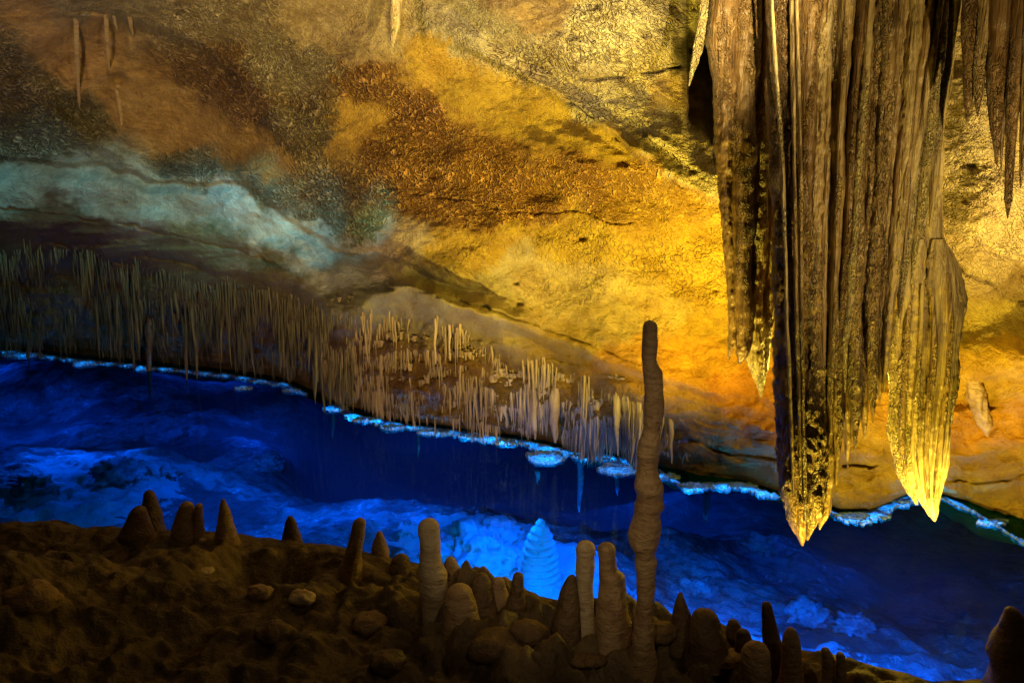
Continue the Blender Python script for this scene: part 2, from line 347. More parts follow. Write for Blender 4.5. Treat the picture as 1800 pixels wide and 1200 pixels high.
LF = [(-600, 420), (0, 440), (150, 452), (300, 480), (450, 520), (600, 548), (700, 545), (800, 575), (900, 622), (1000, 640), (1100, 690), (1200, 740), (1300, 800)]   # where the fringe begins
PATCH = [(-20, -60), (45, 40), (110, 130), (165, 198), (230, 255), (290, 287), (380, 300), (470, 290), (475, 200), (440, 120), (300, 60), (120, 10)]
def relief(u, v):
    """metres toward the viewer"""
    wu = u + 26 * fbm(u / 120, v / 120, 0, 3, 41); wv = v + 20 * fbm(u / 110, v / 110, 0, 3, 42)
    r = 0.24 * fbm(u / 260, v / 170, 0, 3, 1)
    low = sstep(-30, 60, v - poly(LF, u)) * (1 - 0.8 * sstep(1150, 1230, u))
    r = r + 0.050 * fbm(u / 70, v / 42, 0, 5, 2, 0.6) * (1 + 1.8 * low)
    # clay ledge: a bulge between L1 and L2, undercut at L2
    l1 = poly(L1, wu); l2 = poly(L2, wu); span = np.maximum(l2 - l1, 18)
    t = (wv - l1) / span; k = win(u, -600, 900, 90)
    r = r + k * 0.50 * np.where((t > 0), np.exp(-((t - 1.0) / 0.75) ** 2) * (t < 1) + (t >= 1) * np.exp(-((t - 1) / 0.7) ** 2), np.exp(-((t - 1.0) / 0.75) ** 2))
    r = r - k * 0.10 * sstep(-12, 0, wv - l1) * (1 - sstep(0, 26, wv - l1))
    s2 = wv - l2; r = r + 0.26 * (1 - sstep(-6, 16, s2)) * np.exp(-(np.minimum(s2, 0) / 90) ** 2) * win(u, 640, 1180, 70)
    # folds along the ledge
    r = r + k * 0.05 * np.sin((wv - l2) / 10.0 + u / 90.0) * np.exp(-((t - 0.9) / 0.8) ** 2)
    # undercut where the fringe begins
    r = r - 0.12 * sstep(-10, 30, v - poly(LF, wu)) * (1 - sstep(1150, 1250, u))
    r = r + 0.16 * (np.abs(fbm(u / 30, v / 55, 0, 4, 8)) ) * low * (1 - .6 * sstep(780, 860, u)) + 0.10 * fbm(u / 55, v / 50, 0, 4, 9, 0.6) * low * (1 - .6 * sstep(780, 860, u))
    r = r + 0.07 * fbm(u / 110, v / 22, 0, 4, 66) * sstep(-10, 20, v - poly(L2, u)) * (1 - sstep(900, 1100, u))
    # smooth hollow, upper left
    cx, cy_, a = 262, 158, 0.0
    e = ((wu - 250) * 0.92 + (wv - 160) * 0.40) / 235; f_ = (-(wu - 250) * 0.40 + (wv - 160) * 0.92) / 118
    q = np.sqrt(e * e + f_ * f_); q = q + 0.10 * fbm(u / 150, v / 150, 0, 3, 81); r = r - 0.20 * (1 - sstep(0.80, 1.04, q))
    r = r + 0.03 * np.exp(-((q - 1.08) / 0.09) ** 2)
    # diagonal overhang
    d1 = [(500, 20), (700, 60), (830, 96), (920, 135), (1010, 190), (1080, 240), (1130, 292), (1200, 330), (1265, 362), (1320, 400)]
    s = wv * 0.3 + v * 0.7 - poly(d1, u); r = r + 0.44 * (1 - sstep(-8, 6, s)) * win(u, 800, 1500, 90) * np.exp(-np.minimum(s, 0) ** 2 / 130 ** 2)
    # second fold above it
    d2 = [(600, -60), (780, 10), (900, 90), (1010, 150), (1100, 215), (1190, 290), (1270, 345)]
    s = v - poly(d2, u); r = r - 0.10 * np.exp(-(s / 15) ** 2) * win(u, 700, 1200, 60)
    # rounded boulder at the top
    bx = np.maximum(np.abs((u - 960) / 240) ** 2.6 , 0); byv = poly([(700, -20), (820, 40), (900, 95), (1010, 138), (1100, 132), (1190, 118), (1260, 90)], u)
    inside = (1 - sstep(-4, 4, v - byv)) * (1 - sstep(1180, 1200, u)) * sstep(760, 1000, u)
    r = r + 0.55 * inside * (0.35 + 0.65 * sstep(0, 60, byv - v)) * (1 - 0.5 * sstep(1140, 1195, u))
    # dark gap between boulder and the curtains
    r = r - 0.55 * win(u, 1205, 1262, 8) * (1 - sstep(60, 330, v))
    # cracks and shade grooves
    for pts, a_, wd, u0, u1 in [
        ([(500, 330), (600, 335), (700, 334), (760, 345), (820, 352), (900, 376), (960, 372), (1010, 368), (1080, 392), (1150, 395)], 0.10, 3.0, 520, 1120),
        ([(1180, 772), (1230, 778), (1280, 800), (1330, 800), (1370, 806)], 0.22, 5.0, 1205, 1370), ([(1450, 812), (1530, 822), (1560, 818)], 0.22, 6.0, 1478, 1540),
        ([(700, 50), (830, 92), (920, 133), (1010, 188), (1080, 238), (1130, 290), (1200, 330), (1265, 360)], 0.22, 3.5, 830, 1265), ([(960, 120), (1010, 142), (1100, 136), (1195, 118)], 0.30, 3.5, 1005, 1198),  # grooves added under ridge and boulder so their edges draw dark shade lines
        ([(40, 60), (110, 135), (165, 200), (230, 258), (290, 290), (380, 303), (470, 292)], 0.12, 3.0, 60, 470), ([(0, 366), (120, 378), (250, 404), (400, 436), (500, 470)], 0.16, 4, 0, 500),
        ([(600, 505), (720, 512), (850, 540), (1000, 592), (1150, 650)], 0.16, 4, 620, 1120), ([(200, 452), (300, 458), (350, 470)], .2, 4, 230, 350), ([(90, 425), (160, 455), (230, 470)], .2, 6, 95, 225),
        ([(1640, 428), (1690, 478), (1740, 500), (1800, 532), (1900, 560)], 0.20, 9.0, 1650, 1900), ([(880, 632), (930, 634), (980, 632), (1040, 648)], 0.14, 5, 925, 1030),
        ([(1660, 842), (1740, 850), (1800, 832)], 0.14, 4.0, 1670, 1850), ([(300, 22), (420, 30), (520, 60), (620, 90)], 0.12, 5, 120, 330)]:
        s = v + 5 * fbm(u / 26, v / 26, 0, 3, 77) - poly(pts, u); r = r - 0.55 * a_ * np.exp(-(s / (wd * 0.5)) ** 2) * (0.6 + 0.7 * np.clip(fbm(u / 40, v / 40, 0, 2, 78), -0.6, 1)) * win(u, u0, u1, 14)
    # blocky strata low on the right
    kb = sstep(1120, 1220, u) * sstep(640, 720, v + 0.25 * (u - 1200) * 0)
    r = r + kb * (0.07 * fbm(u / 170, wv / 24, 0, 3, 15) + 0.03 * fbm(u / 30, v / 22, 0, 3, 17))
    # right-hand bulges
    r = r + 0.22 * np.exp(-(((u - 1735) / 60) ** 2 + ((v - 350) / 110) ** 2)) + 0.25 * np.exp(-(((u - 1830) / 90) ** 2 + ((v - 640) / 70) ** 2))
    r = r - 0.20 * np.exp(-(((u - 1800) / 70) ** 2 + ((v - 545) / 26) ** 2))
    r = r + 0.16 * (1 - sstep(-6, 10, v - poly([(1660, 660), (1700, 668), (1800, 660)], u))) * sstep(1640, 1700, u) * sstep(560, 640, v)
    # flute lines in the upper right band
    r = r + 0.02 * np.sin((v - 0.62 * u) / 7.0 + 2 * fbm(u / 60, v / 60, 0, 2, 19)) * win(u, 900, 1260, 60) * (1 - sstep(250, 420, v))
    # drapery streaks in the hollow, small hole
    r = r + 0.035 * (np.exp(-((u - 140 - 0.12 * v) / 5) ** 2) + np.exp(-((u - 188 - 0.05 * v) / 4) ** 2) + np.exp(-((u - 226) / 4) ** 2) * (v < 90)) * (v > 20) * (1 - sstep(110, 190, v))
    r = r - 0.12 * np.exp(-(((u - 208) / 15) ** 2 + ((v - 140) / 9) ** 2))
    # stub on the left of the boulder
    r = r + 0.16 * np.exp(-((u - 697) / 9) ** 2) * (1 - sstep(60, 90, v)) 
    for (hu, hv, hr) in [(1022, 420, 7), (912, 534, 6), (1140, 62, 8), (980, 58, 9), (1003, 66, 8), (1045, 12, 10), (907, 498, 5), (1256, 512, 5), (1710, 292, 8), (1090, 285, 14)]:
        r = r - 0.09 * np.exp(-(((u - hu + 3 * fbm(u / 9, v / 9, 0, 2, 5)) / hr) ** 2 + ((v - hv) / (hr * .55)) ** 2))
    return r
def wall_depth(u, v):
    u = np.asarray(u, float); v = np.asarray(v, float)
    sv = shore_v(u)
    k = sstep(0, 26, sv - v)          # the shoreline itself stays on the water
    dshore = -CAMZ / ray(u, np.minimum(v, sv + 0))[..., 2]
    d = base_depth(u, v) - relief(u, v) * (0.35 + 0.65 * k)
    lim = CAMZ / np.maximum(-ray(u, v)[..., 2], 1e-3) + 0.3
    dw = (CAMZ + 0.03) / np.maximum(-ray(u, np.maximum(v, 240.0))[..., 2], 0.05); k2 = sstep(-2, 20, sv - v); d = dw * (1 - k2) + d * k2
    return np.where(ray(u, v)[..., 2] < 0, np.minimum(d, lim), d)
us = np.concatenate([np.linspace(-560, -40, 70, endpoint=False), np.linspace(-40, 1840, 900), np.linspace(1850, 2360, 60)])
t0 = np.concatenate([np.linspace(0, 0.62, 410, endpoint=False), np.linspace(0.62, 1, 60)])
U = np.broadcast_to(us, (len(t0), len(us))).copy()
SV = shore_v(us)[None, :] + 8
# t: 0 at the shore; 0.62 at v=-30; 1 at v=-900
tt = t0[:, None]
V_ = np.where(tt < 0.62, SV + (-30 - SV) * (tt / 0.62), -30 + (-900 + 30) * (tt - 0.62) / 0.38)
D = wall_depth(U, V_)
Pw = at_depth(U, V_, D)
# skirts: the rock goes on back under the water, and the roof goes on over the walkway
bot = [];
for (dy, dz) in [(12.0, -0.5), (3.0, -0.35), (0.5, -0.22)]:
    r0 = Pw[0].copy(); r0[:, 1] += dy; r0[:, 2] = dz + 0.04 * fbm(us / 50, us * 0 + dy, 0, 3, 5); bot.append(r0)
top = []
for dy in [0.8, 2.0, 4.0, 8.0]:
    r0 = Pw[-1].copy(); r0[:, 1] -= dy; r0[:, 2] += 0.25 * fbm(us / 300, us * 0 + dy, 0, 3, 6) ; top.append(r0)
Pall = np.concatenate([np.array(bot), Pw, np.array(top)], 0)
nr, nc = Pall.shape[:2]
# colour of the rock with shadow painted in beside the curtains, squiggle strength, polarity, grain
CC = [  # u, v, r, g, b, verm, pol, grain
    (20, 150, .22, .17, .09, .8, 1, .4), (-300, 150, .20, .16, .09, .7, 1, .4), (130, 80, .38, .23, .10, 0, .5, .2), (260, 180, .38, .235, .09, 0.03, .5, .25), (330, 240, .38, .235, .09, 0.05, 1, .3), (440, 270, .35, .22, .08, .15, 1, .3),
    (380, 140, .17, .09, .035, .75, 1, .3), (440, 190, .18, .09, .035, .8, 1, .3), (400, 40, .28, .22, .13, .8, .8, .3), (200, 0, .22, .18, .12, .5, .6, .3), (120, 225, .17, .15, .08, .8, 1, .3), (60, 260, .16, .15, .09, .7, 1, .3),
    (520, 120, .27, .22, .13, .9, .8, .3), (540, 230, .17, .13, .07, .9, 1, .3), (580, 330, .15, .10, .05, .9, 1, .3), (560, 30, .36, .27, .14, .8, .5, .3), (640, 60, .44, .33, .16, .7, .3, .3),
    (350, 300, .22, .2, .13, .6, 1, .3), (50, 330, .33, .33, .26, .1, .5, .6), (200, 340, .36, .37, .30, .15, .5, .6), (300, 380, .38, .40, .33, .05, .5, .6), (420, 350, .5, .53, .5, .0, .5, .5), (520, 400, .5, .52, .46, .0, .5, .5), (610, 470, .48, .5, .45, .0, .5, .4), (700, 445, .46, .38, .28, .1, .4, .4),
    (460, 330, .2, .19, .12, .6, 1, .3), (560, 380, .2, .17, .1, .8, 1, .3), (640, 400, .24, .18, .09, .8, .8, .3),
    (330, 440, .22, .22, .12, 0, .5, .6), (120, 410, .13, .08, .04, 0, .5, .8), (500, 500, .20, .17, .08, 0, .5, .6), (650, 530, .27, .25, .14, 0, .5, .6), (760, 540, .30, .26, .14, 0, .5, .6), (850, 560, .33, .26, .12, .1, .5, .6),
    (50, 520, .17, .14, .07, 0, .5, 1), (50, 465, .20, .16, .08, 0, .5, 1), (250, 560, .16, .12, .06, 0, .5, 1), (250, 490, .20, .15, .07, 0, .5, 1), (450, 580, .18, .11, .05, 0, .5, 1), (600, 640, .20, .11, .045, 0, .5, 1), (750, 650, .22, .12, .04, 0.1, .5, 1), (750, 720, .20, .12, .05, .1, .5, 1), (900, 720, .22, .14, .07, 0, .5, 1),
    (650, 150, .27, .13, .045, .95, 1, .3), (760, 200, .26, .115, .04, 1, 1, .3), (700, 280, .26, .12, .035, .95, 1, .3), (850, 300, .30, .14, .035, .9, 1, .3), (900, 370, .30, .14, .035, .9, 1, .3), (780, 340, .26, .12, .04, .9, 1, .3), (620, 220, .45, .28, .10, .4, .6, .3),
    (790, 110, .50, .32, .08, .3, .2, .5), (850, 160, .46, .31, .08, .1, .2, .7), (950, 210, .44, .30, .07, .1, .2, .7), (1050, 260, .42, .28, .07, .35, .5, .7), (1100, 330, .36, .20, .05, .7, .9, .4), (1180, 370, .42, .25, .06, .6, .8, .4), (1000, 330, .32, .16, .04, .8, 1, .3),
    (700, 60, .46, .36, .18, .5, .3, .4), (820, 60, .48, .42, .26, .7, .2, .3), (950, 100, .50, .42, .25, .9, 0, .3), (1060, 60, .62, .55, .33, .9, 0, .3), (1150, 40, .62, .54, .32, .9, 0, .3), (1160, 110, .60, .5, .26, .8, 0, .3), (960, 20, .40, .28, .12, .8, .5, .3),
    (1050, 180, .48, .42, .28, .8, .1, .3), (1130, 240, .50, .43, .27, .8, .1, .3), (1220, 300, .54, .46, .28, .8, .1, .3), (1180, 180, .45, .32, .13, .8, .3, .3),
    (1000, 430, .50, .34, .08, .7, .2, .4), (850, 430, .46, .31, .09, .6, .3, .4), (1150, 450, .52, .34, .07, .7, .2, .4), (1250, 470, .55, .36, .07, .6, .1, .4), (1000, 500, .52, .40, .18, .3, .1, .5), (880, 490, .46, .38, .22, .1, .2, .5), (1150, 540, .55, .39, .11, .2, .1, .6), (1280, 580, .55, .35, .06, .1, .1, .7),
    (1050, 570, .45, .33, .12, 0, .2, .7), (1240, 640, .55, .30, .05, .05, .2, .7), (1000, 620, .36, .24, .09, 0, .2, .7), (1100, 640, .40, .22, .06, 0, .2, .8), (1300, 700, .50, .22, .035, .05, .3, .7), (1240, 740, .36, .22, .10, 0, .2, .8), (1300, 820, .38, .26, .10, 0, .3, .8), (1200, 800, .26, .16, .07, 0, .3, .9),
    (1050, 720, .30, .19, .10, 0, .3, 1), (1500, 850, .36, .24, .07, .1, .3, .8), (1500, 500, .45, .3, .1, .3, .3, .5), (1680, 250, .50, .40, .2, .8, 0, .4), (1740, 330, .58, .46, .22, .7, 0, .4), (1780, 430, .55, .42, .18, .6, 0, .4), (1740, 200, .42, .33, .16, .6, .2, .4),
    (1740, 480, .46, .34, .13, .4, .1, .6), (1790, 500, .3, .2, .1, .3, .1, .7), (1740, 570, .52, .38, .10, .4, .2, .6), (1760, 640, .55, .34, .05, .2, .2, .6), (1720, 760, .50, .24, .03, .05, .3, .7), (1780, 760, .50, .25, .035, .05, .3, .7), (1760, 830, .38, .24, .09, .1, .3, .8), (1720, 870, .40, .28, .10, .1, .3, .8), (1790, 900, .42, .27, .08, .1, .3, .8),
    (1230, 100, .10, .08, .04, .3, .5, .5), (1240, 200, .12, .1, .05, .3, .5, .5), (1500, 100, .3, .22, .12, .4, .3, .5), (2200, 400, .4, .3, .15, .5, .2, .5), (900, -400, .35, .26, .14, .6, .4, .5), (0, -400, .2, .16, .09, .6, .6, .5), (1800, -400, .35, .27, .15, .6, .3, .5), (2200, 900, .4, .25, .1, .3, .3, .5)]  # opening points darken the gap: the curtain shadow painted into the colour
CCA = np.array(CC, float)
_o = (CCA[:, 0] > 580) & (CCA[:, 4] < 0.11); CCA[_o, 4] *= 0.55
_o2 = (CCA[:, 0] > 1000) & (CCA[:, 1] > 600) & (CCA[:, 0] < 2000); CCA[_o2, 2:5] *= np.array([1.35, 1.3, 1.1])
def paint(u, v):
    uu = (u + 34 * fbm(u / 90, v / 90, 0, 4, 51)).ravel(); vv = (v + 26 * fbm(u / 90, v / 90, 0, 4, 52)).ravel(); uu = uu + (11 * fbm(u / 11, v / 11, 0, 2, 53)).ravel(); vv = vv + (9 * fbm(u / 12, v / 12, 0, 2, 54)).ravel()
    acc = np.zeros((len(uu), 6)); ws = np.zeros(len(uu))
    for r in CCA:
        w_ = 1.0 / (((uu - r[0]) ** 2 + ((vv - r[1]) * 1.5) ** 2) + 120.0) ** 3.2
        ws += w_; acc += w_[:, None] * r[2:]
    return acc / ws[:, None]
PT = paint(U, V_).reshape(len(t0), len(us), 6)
pad = lambda A: np.concatenate([np.repeat(A[:1], 3, 0), A, np.repeat(A[-1:], 4, 0)], 0)
PTf = pad(PT).reshape(-1, 6)
# flow coordinates follow the bedding
theta_line = poly([(-600, -30), (0, 0), (300, 30), (600, 190), (900, 320), (1300, 520), (1800, 650), (2400, 800)], U)
Tc = (V_ - theta_line * 0.8)
kup = win(U, 780, 1290, 80) * (1 - sstep(150, 420, V_))
FS = U + 0.25 * V_; FT = Tc * (1.25 + 0.0 * kup)
FX = FS + 8 * fbm(U / 60, V_ / 60, 0, 2, 61); FY = FT + 8 * fbm(U / 60, V_ / 60, 0, 2, 62)
FXp, FYp = pad(FX), pad(FY)
for i_, e_ in enumerate([400, 120, 40]): FYp[i_] += e_
for i_, e_ in enumerate([100, 250, 500, 900]): FYp[-4 + i_] -= e_
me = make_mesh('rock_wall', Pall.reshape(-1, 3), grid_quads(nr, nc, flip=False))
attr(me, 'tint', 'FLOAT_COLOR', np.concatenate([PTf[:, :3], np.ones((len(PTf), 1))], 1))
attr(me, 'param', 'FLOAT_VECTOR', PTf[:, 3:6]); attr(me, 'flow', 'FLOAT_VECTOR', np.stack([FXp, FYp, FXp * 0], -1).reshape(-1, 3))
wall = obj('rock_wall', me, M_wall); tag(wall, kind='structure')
def wall_point(u, v):
    return at_depth(np.asarray(u, float), np.asarray(v, float), wall_depth(np.asarray(u, float), np.asarray(v, float)))

# ================================================================ near bank
EDGE = [(-700, 902), (0, 905), (100, 900), (150, 915), (200, 912), (300, 925), (400, 925), (520, 935), (610, 952), (700, 968), (800, 990), (900, 1020), (1000, 1042), (1100, 1067), (1180, 1090), (1300, 1106), (1400, 1120), (1500, 1140), (1600, 1166), (1640, 1180), (1720, 1174), (1800, 1188), (2500, 1320)]
EZ = 0.45
_e = np.array([at_z(a, b, EZ) for a, b in EDGE])
def edge_y(x): return np.interp(x, _e[:, 0], _e[:, 1])
BUMPS = []   # x, y, radius x, radius y, height
def bumppx(u, v, r, h, ry=None):
    p = at_z(u, v, EZ); BUMPS.append((p[0], p[1], r, ry or r, h))
for b_ in [(470, 1000, .32, -.28, .22), (-40, 1080, .45, .20), (40, 1060, .2, .10), (250, 990, .5, .05), (560, 990, .25, .08), (820, 1080, .22, .12), (870, 1130, .16, .16), (930, 1180, .22, .18), (700, 1060, .18, .10), (540, 1130, .12, .10), (520, 1190, .2, .12),
           (650, 1180, .14, .10), (1040, 1110, .2, .10), (1000, 1170, .13, .10), (1100, 1160, .16, .10), (1180, 1130, .13, .10), (1240, 1150, .1, .10), (1200, 1190, .12, .08), (300, 1120, .3, -.10), (120, 1150, .35, -.10), (1260, 1100, .14, .08), (880, 1050, .13, .1), (1420, 1190, .14, .05), (1100, 1095, .15, .08), (760, 1130, .12, .08)]:
    bumppx(*b_)
def ground_z(x, y):
    x = np.asarray(x, float); y = np.asarray(y, float)
    s = edge_y(x) - y                                   # > 0 on the bank
    z = EZ - 0.05 * s + 0.10 * fbm(x / 0.9, y / 0.7, 0, 2, 21) * sstep(0.1, 0.9, s)
    rt = sstep(-1.0, -0.2, x) * (1 - sstep(1.5, 2.0, x))
    z = z + (0.035 + 0.055 * rt) * (np.abs(fbm(x / 0.22, y / 0.20, 0, 3, 22)) * 2 - 0.3) * sstep(0.05, 0.4, s)
    z = z + 0.014 * fbm(x / 0.06, y / 0.06, 0, 3, 23)
    rd = 1 - np.abs(fbm(x / 0.45, y / 0.35, 0, 4, 25)); z = z + 0.045 * (rd ** 3 - 0.4) * sstep(0.08, 0.4, s)
    for (bx, by, rx, ry, h) in BUMPS:
        z = z + h * np.exp(-(((x - bx) / rx) ** 2 + ((y - by) / ry) ** 2))
    z = z - 0.06 * (1 - sstep(0, 0.14, s)) * (s > 0) * 1.0
    drop = sstep(0, 1, np.clip(-s / 0.55, 0, 1)) * 2.6
    z = np.where(s > 0, z, EZ - 0.06 - 0.0 * s + 0.02 * fbm(x / 0.3, y / 0.3, 0, 3, 24) - drop - 0.25 * np.clip(-s, 0, 1))
    return z
nx, ny = 760, 430
gx = np.linspace(-5.6, 5.2, nx); sv_ = np.concatenate([np.linspace(-0.8, 0, 50, endpoint=False), np.linspace(0, 3.4, ny - 50)])
GX = np.broadcast_to(gx, (ny, nx)); GY = edge_y(gx)[None, :] - sv_[:, None]
GZ = ground_z(GX, GY)
me = make_mesh('ground', np.stack([GX, GY, GZ], -1).reshape(-1, 3), grid_quads(ny, nx, flip=True))
ground = obj('ground', me, M_bank); tag(ground, kind='structure')
def ground_hit(u, v):
    r = ray(u, v); ds = np.linspace(2.5, 9, 900); P = np.array([0, 0, CAMZ]) + r * ds[:, None]
    below = P[:, 2] < ground_z(P[:, 0], P[:, 1]); i = int(np.argmax(below)) if below.any() else -1
    p = P[i]
    if p[1] > edge_y(p[0]) - 0.05: p = at_z(u, v, EZ); p = np.array([p[0], min(p[1], edge_y(p[0]) - 0.06), EZ])
    p[2] = float(ground_z(p[0], p[1])); return p

# ================================================================ pool
bxs = np.linspace(-14, 9, 620); bys = np.concatenate([np.linspace(4.0, 14, 420, endpoint=False), np.linspace(14, 27, 140)])
BX, BY = np.meshgrid(bxs, bys)
BCP = [(850, 960, -.85), (960, 1010, -.95), (1010, 1010, -.95), (1250, 1060, -1.1), (1450, 1090, -1.2), (1350, 980, -1.5), (1600, 1050, -1.9), (1700, 1130, -1.8), (1550, 960, -2.0), (640, 900, -2.6), (650, 780, -3.0), (850, 850, -2.8), (1060, 880, -2.4), (1060, 960, -2.0),
       (80, 850, -1.0), (240, 840, -1.0), (250, 720, -1.6), (30, 760, -1.9), (60, 660, -1.4), (420, 800, -1.6), (480, 700, -1.8), (1200, 900, -1.9), (400, 640, -2), (1180, 980, -1.4)]
acc = 0; ws = 0
for (u, v, z) in BCP:
    p = at_z(u, v, z); w_ = 1 / (((BX - p[0]) ** 2 + (BY - p[1]) ** 2) + 0.25) ** 2; acc = acc + w_ * z; ws = ws + w_
BZ = acc / ws
rg = sstep(-2.3, -1.5, BZ)
BZ = BZ + (0.08 + 0.10 * rg) * fbm(BX / 1.6, BY / 1.6, 0, 3, 31) + 0.06 * rg * (np.abs(fbm(BX / 0.35, BY / 0.35, 0, 3, 32)) - 0.3)
_m = at_z(860, 970, -.9); _k = np.exp(-(((BX - _m[0]) / 1.2) ** 2 + ((BY - _m[1]) / 1.4) ** 2)); BZ = BZ * (1 - _k) + (-0.92 + 0.06 * fbm(BX / .4, BY / .4, 0, 3, 33)) * _k
BZ = BZ + 0.05 * fbm(BX / 0.2, BY / 0.24, 0, 3, 34) * rg
BZ = np.minimum(BZ, -0.55) + 2.6 * sstep(23, 27, BY)
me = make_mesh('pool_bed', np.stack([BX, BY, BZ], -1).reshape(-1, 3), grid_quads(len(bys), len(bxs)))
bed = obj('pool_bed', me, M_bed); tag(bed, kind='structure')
def bed_z(x, y):
    i = int(np.clip(np.searchsorted(bys, y), 0, len(bys) - 1)); j = int(np.clip(np.searchsorted(bxs, x), 0, len(bxs) - 1)); return float(BZ[i, j])
def bed_hit(u, v):
    r = ray(u, v)
    for d in np.arange(5, 26, 0.03):
        p = np.array([0, 0, CAMZ]) + r * d
        if p[2] < bed_z(p[0], p[1]): return p
    return p
me = make_mesh('water', np.array([(-16, 3.2, 0), (11, 3.2, 0), (11, 27.5, 0), (-16, 27.5, 0)], float), np.array([[0, 1, 2, 3]]), False)
water = obj('water', me, M_water); tag(water, kind='structure')

# ================================================================ curtains
def fold_path(pts, Y, nstep=220):
    """pts: (u, v, half width px). Vertical body at world distance Y (number or pair top, bottom)."""
    p = np.array(pts, float); v = np.linspace(p[0, 1], p[-1, 1], nstep)
    # smooth interpolation
    u = np.interp(v, p[:, 1], p[:, 0]); hw = np.interp(v, p[:, 1], p[:, 2])
    sd = float(p[0, 0]) * 0.37; fr_ = np.clip((v - p[0, 1]) / 200, 0, 1); u = u + np.minimum(hw, 20) * (0.28 * vnoise(v / 95 + sd, v * 0, 0, 3) + 0.10 * vnoise(v / 30 + sd, v * 0, 0, 4)); hw = hw * (1 + 0.12 * vnoise(v / 70 + sd, v * 0 + 3, 0, 5) + 0.05 * vnoise(v / 22 + sd, v * 0 + 3, 0, 6))
    k = np.ones(9) / 9; pad_ = lambda a: np.convolve(np.concatenate([np.repeat(a[0], 4), a, np.repeat(a[-1], 4)]), k, 'valid')
    u = pad_(u); hw2 = pad_(hw); hw = np.where(np.arange(nstep) > nstep - 10, hw, hw2)
    Yv = np.linspace(Y[0], Y[1], nstep) if isinstance(Y, tuple) else np.full(nstep, Y)
    P = at_y(u, v, Yv); r = hw / F * (Yv / ray(u, v)[:, 1])
    return P, r
def add_fold(parent, pts, Y, mat, depth=1.5, name='fold', seed=0, rough=0.17, n=46, nstep=520, freq=9, stretch=0.45, base=None):
    P, r = fold_path(pts, Y, nstep)
    V, Q = column(P, r, r * depth, n=n, rough=rough, freq=freq, stretch=stretch, seed=seed, ripple=0.04, rfreq=38, crust=0.17)
    V = V - np.array(base)
    return obj(name, make_mesh(name, V, Q), mat, parent)

# --- main curtain
def curtain(label, name, basepx, Y, cat='stalactite'):
    b = at_y(*basepx, Y); e = empty(name, b); tag(e, label, cat); return e, b
T = -340
e, b = curtain('massive brown ribbed flowstone curtain hanging in front, its lit pointed tip lowest over the pool', 'flowstone_curtain', (1500, T), 5.6, 'flowstone curtain')
main = [
    # u, v, half width
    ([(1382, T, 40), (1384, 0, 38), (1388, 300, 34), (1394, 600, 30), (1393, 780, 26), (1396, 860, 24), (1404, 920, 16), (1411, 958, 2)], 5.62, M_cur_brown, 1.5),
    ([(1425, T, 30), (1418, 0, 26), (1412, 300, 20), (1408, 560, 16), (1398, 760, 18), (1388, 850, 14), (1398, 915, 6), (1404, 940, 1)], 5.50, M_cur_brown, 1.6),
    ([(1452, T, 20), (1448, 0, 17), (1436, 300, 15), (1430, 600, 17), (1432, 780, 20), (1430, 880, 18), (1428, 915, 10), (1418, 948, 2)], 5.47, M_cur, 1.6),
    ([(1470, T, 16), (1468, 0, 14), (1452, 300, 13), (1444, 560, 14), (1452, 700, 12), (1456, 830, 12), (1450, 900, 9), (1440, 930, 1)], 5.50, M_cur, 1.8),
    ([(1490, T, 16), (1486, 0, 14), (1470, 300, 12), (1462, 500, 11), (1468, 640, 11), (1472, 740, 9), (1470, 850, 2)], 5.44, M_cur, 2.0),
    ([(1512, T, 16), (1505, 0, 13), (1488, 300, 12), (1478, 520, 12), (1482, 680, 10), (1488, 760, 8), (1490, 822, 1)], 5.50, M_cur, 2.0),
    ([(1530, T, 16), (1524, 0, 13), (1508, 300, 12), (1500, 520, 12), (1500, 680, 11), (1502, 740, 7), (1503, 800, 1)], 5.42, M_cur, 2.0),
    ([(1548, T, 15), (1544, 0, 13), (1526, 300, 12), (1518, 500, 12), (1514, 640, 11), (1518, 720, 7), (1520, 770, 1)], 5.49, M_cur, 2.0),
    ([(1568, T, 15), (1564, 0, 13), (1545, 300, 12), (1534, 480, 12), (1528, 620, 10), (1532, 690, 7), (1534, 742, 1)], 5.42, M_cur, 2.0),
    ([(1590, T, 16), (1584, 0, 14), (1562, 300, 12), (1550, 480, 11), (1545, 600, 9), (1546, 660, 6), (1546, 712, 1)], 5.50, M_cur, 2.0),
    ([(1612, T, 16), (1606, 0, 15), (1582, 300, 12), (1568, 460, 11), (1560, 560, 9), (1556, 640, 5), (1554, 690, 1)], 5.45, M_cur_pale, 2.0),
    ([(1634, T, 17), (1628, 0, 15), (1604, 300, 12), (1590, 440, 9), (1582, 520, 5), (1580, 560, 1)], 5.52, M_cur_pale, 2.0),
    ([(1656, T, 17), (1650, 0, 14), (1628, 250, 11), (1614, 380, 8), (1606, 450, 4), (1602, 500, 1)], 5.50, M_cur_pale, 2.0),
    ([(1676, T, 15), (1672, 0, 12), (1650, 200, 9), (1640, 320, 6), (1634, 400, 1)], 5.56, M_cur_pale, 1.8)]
for i, (pts, Y, m_, dp) in enumerate(main): add_fold(e, pts, Y, m_, dp, 'fold', 100 + i, base=b)
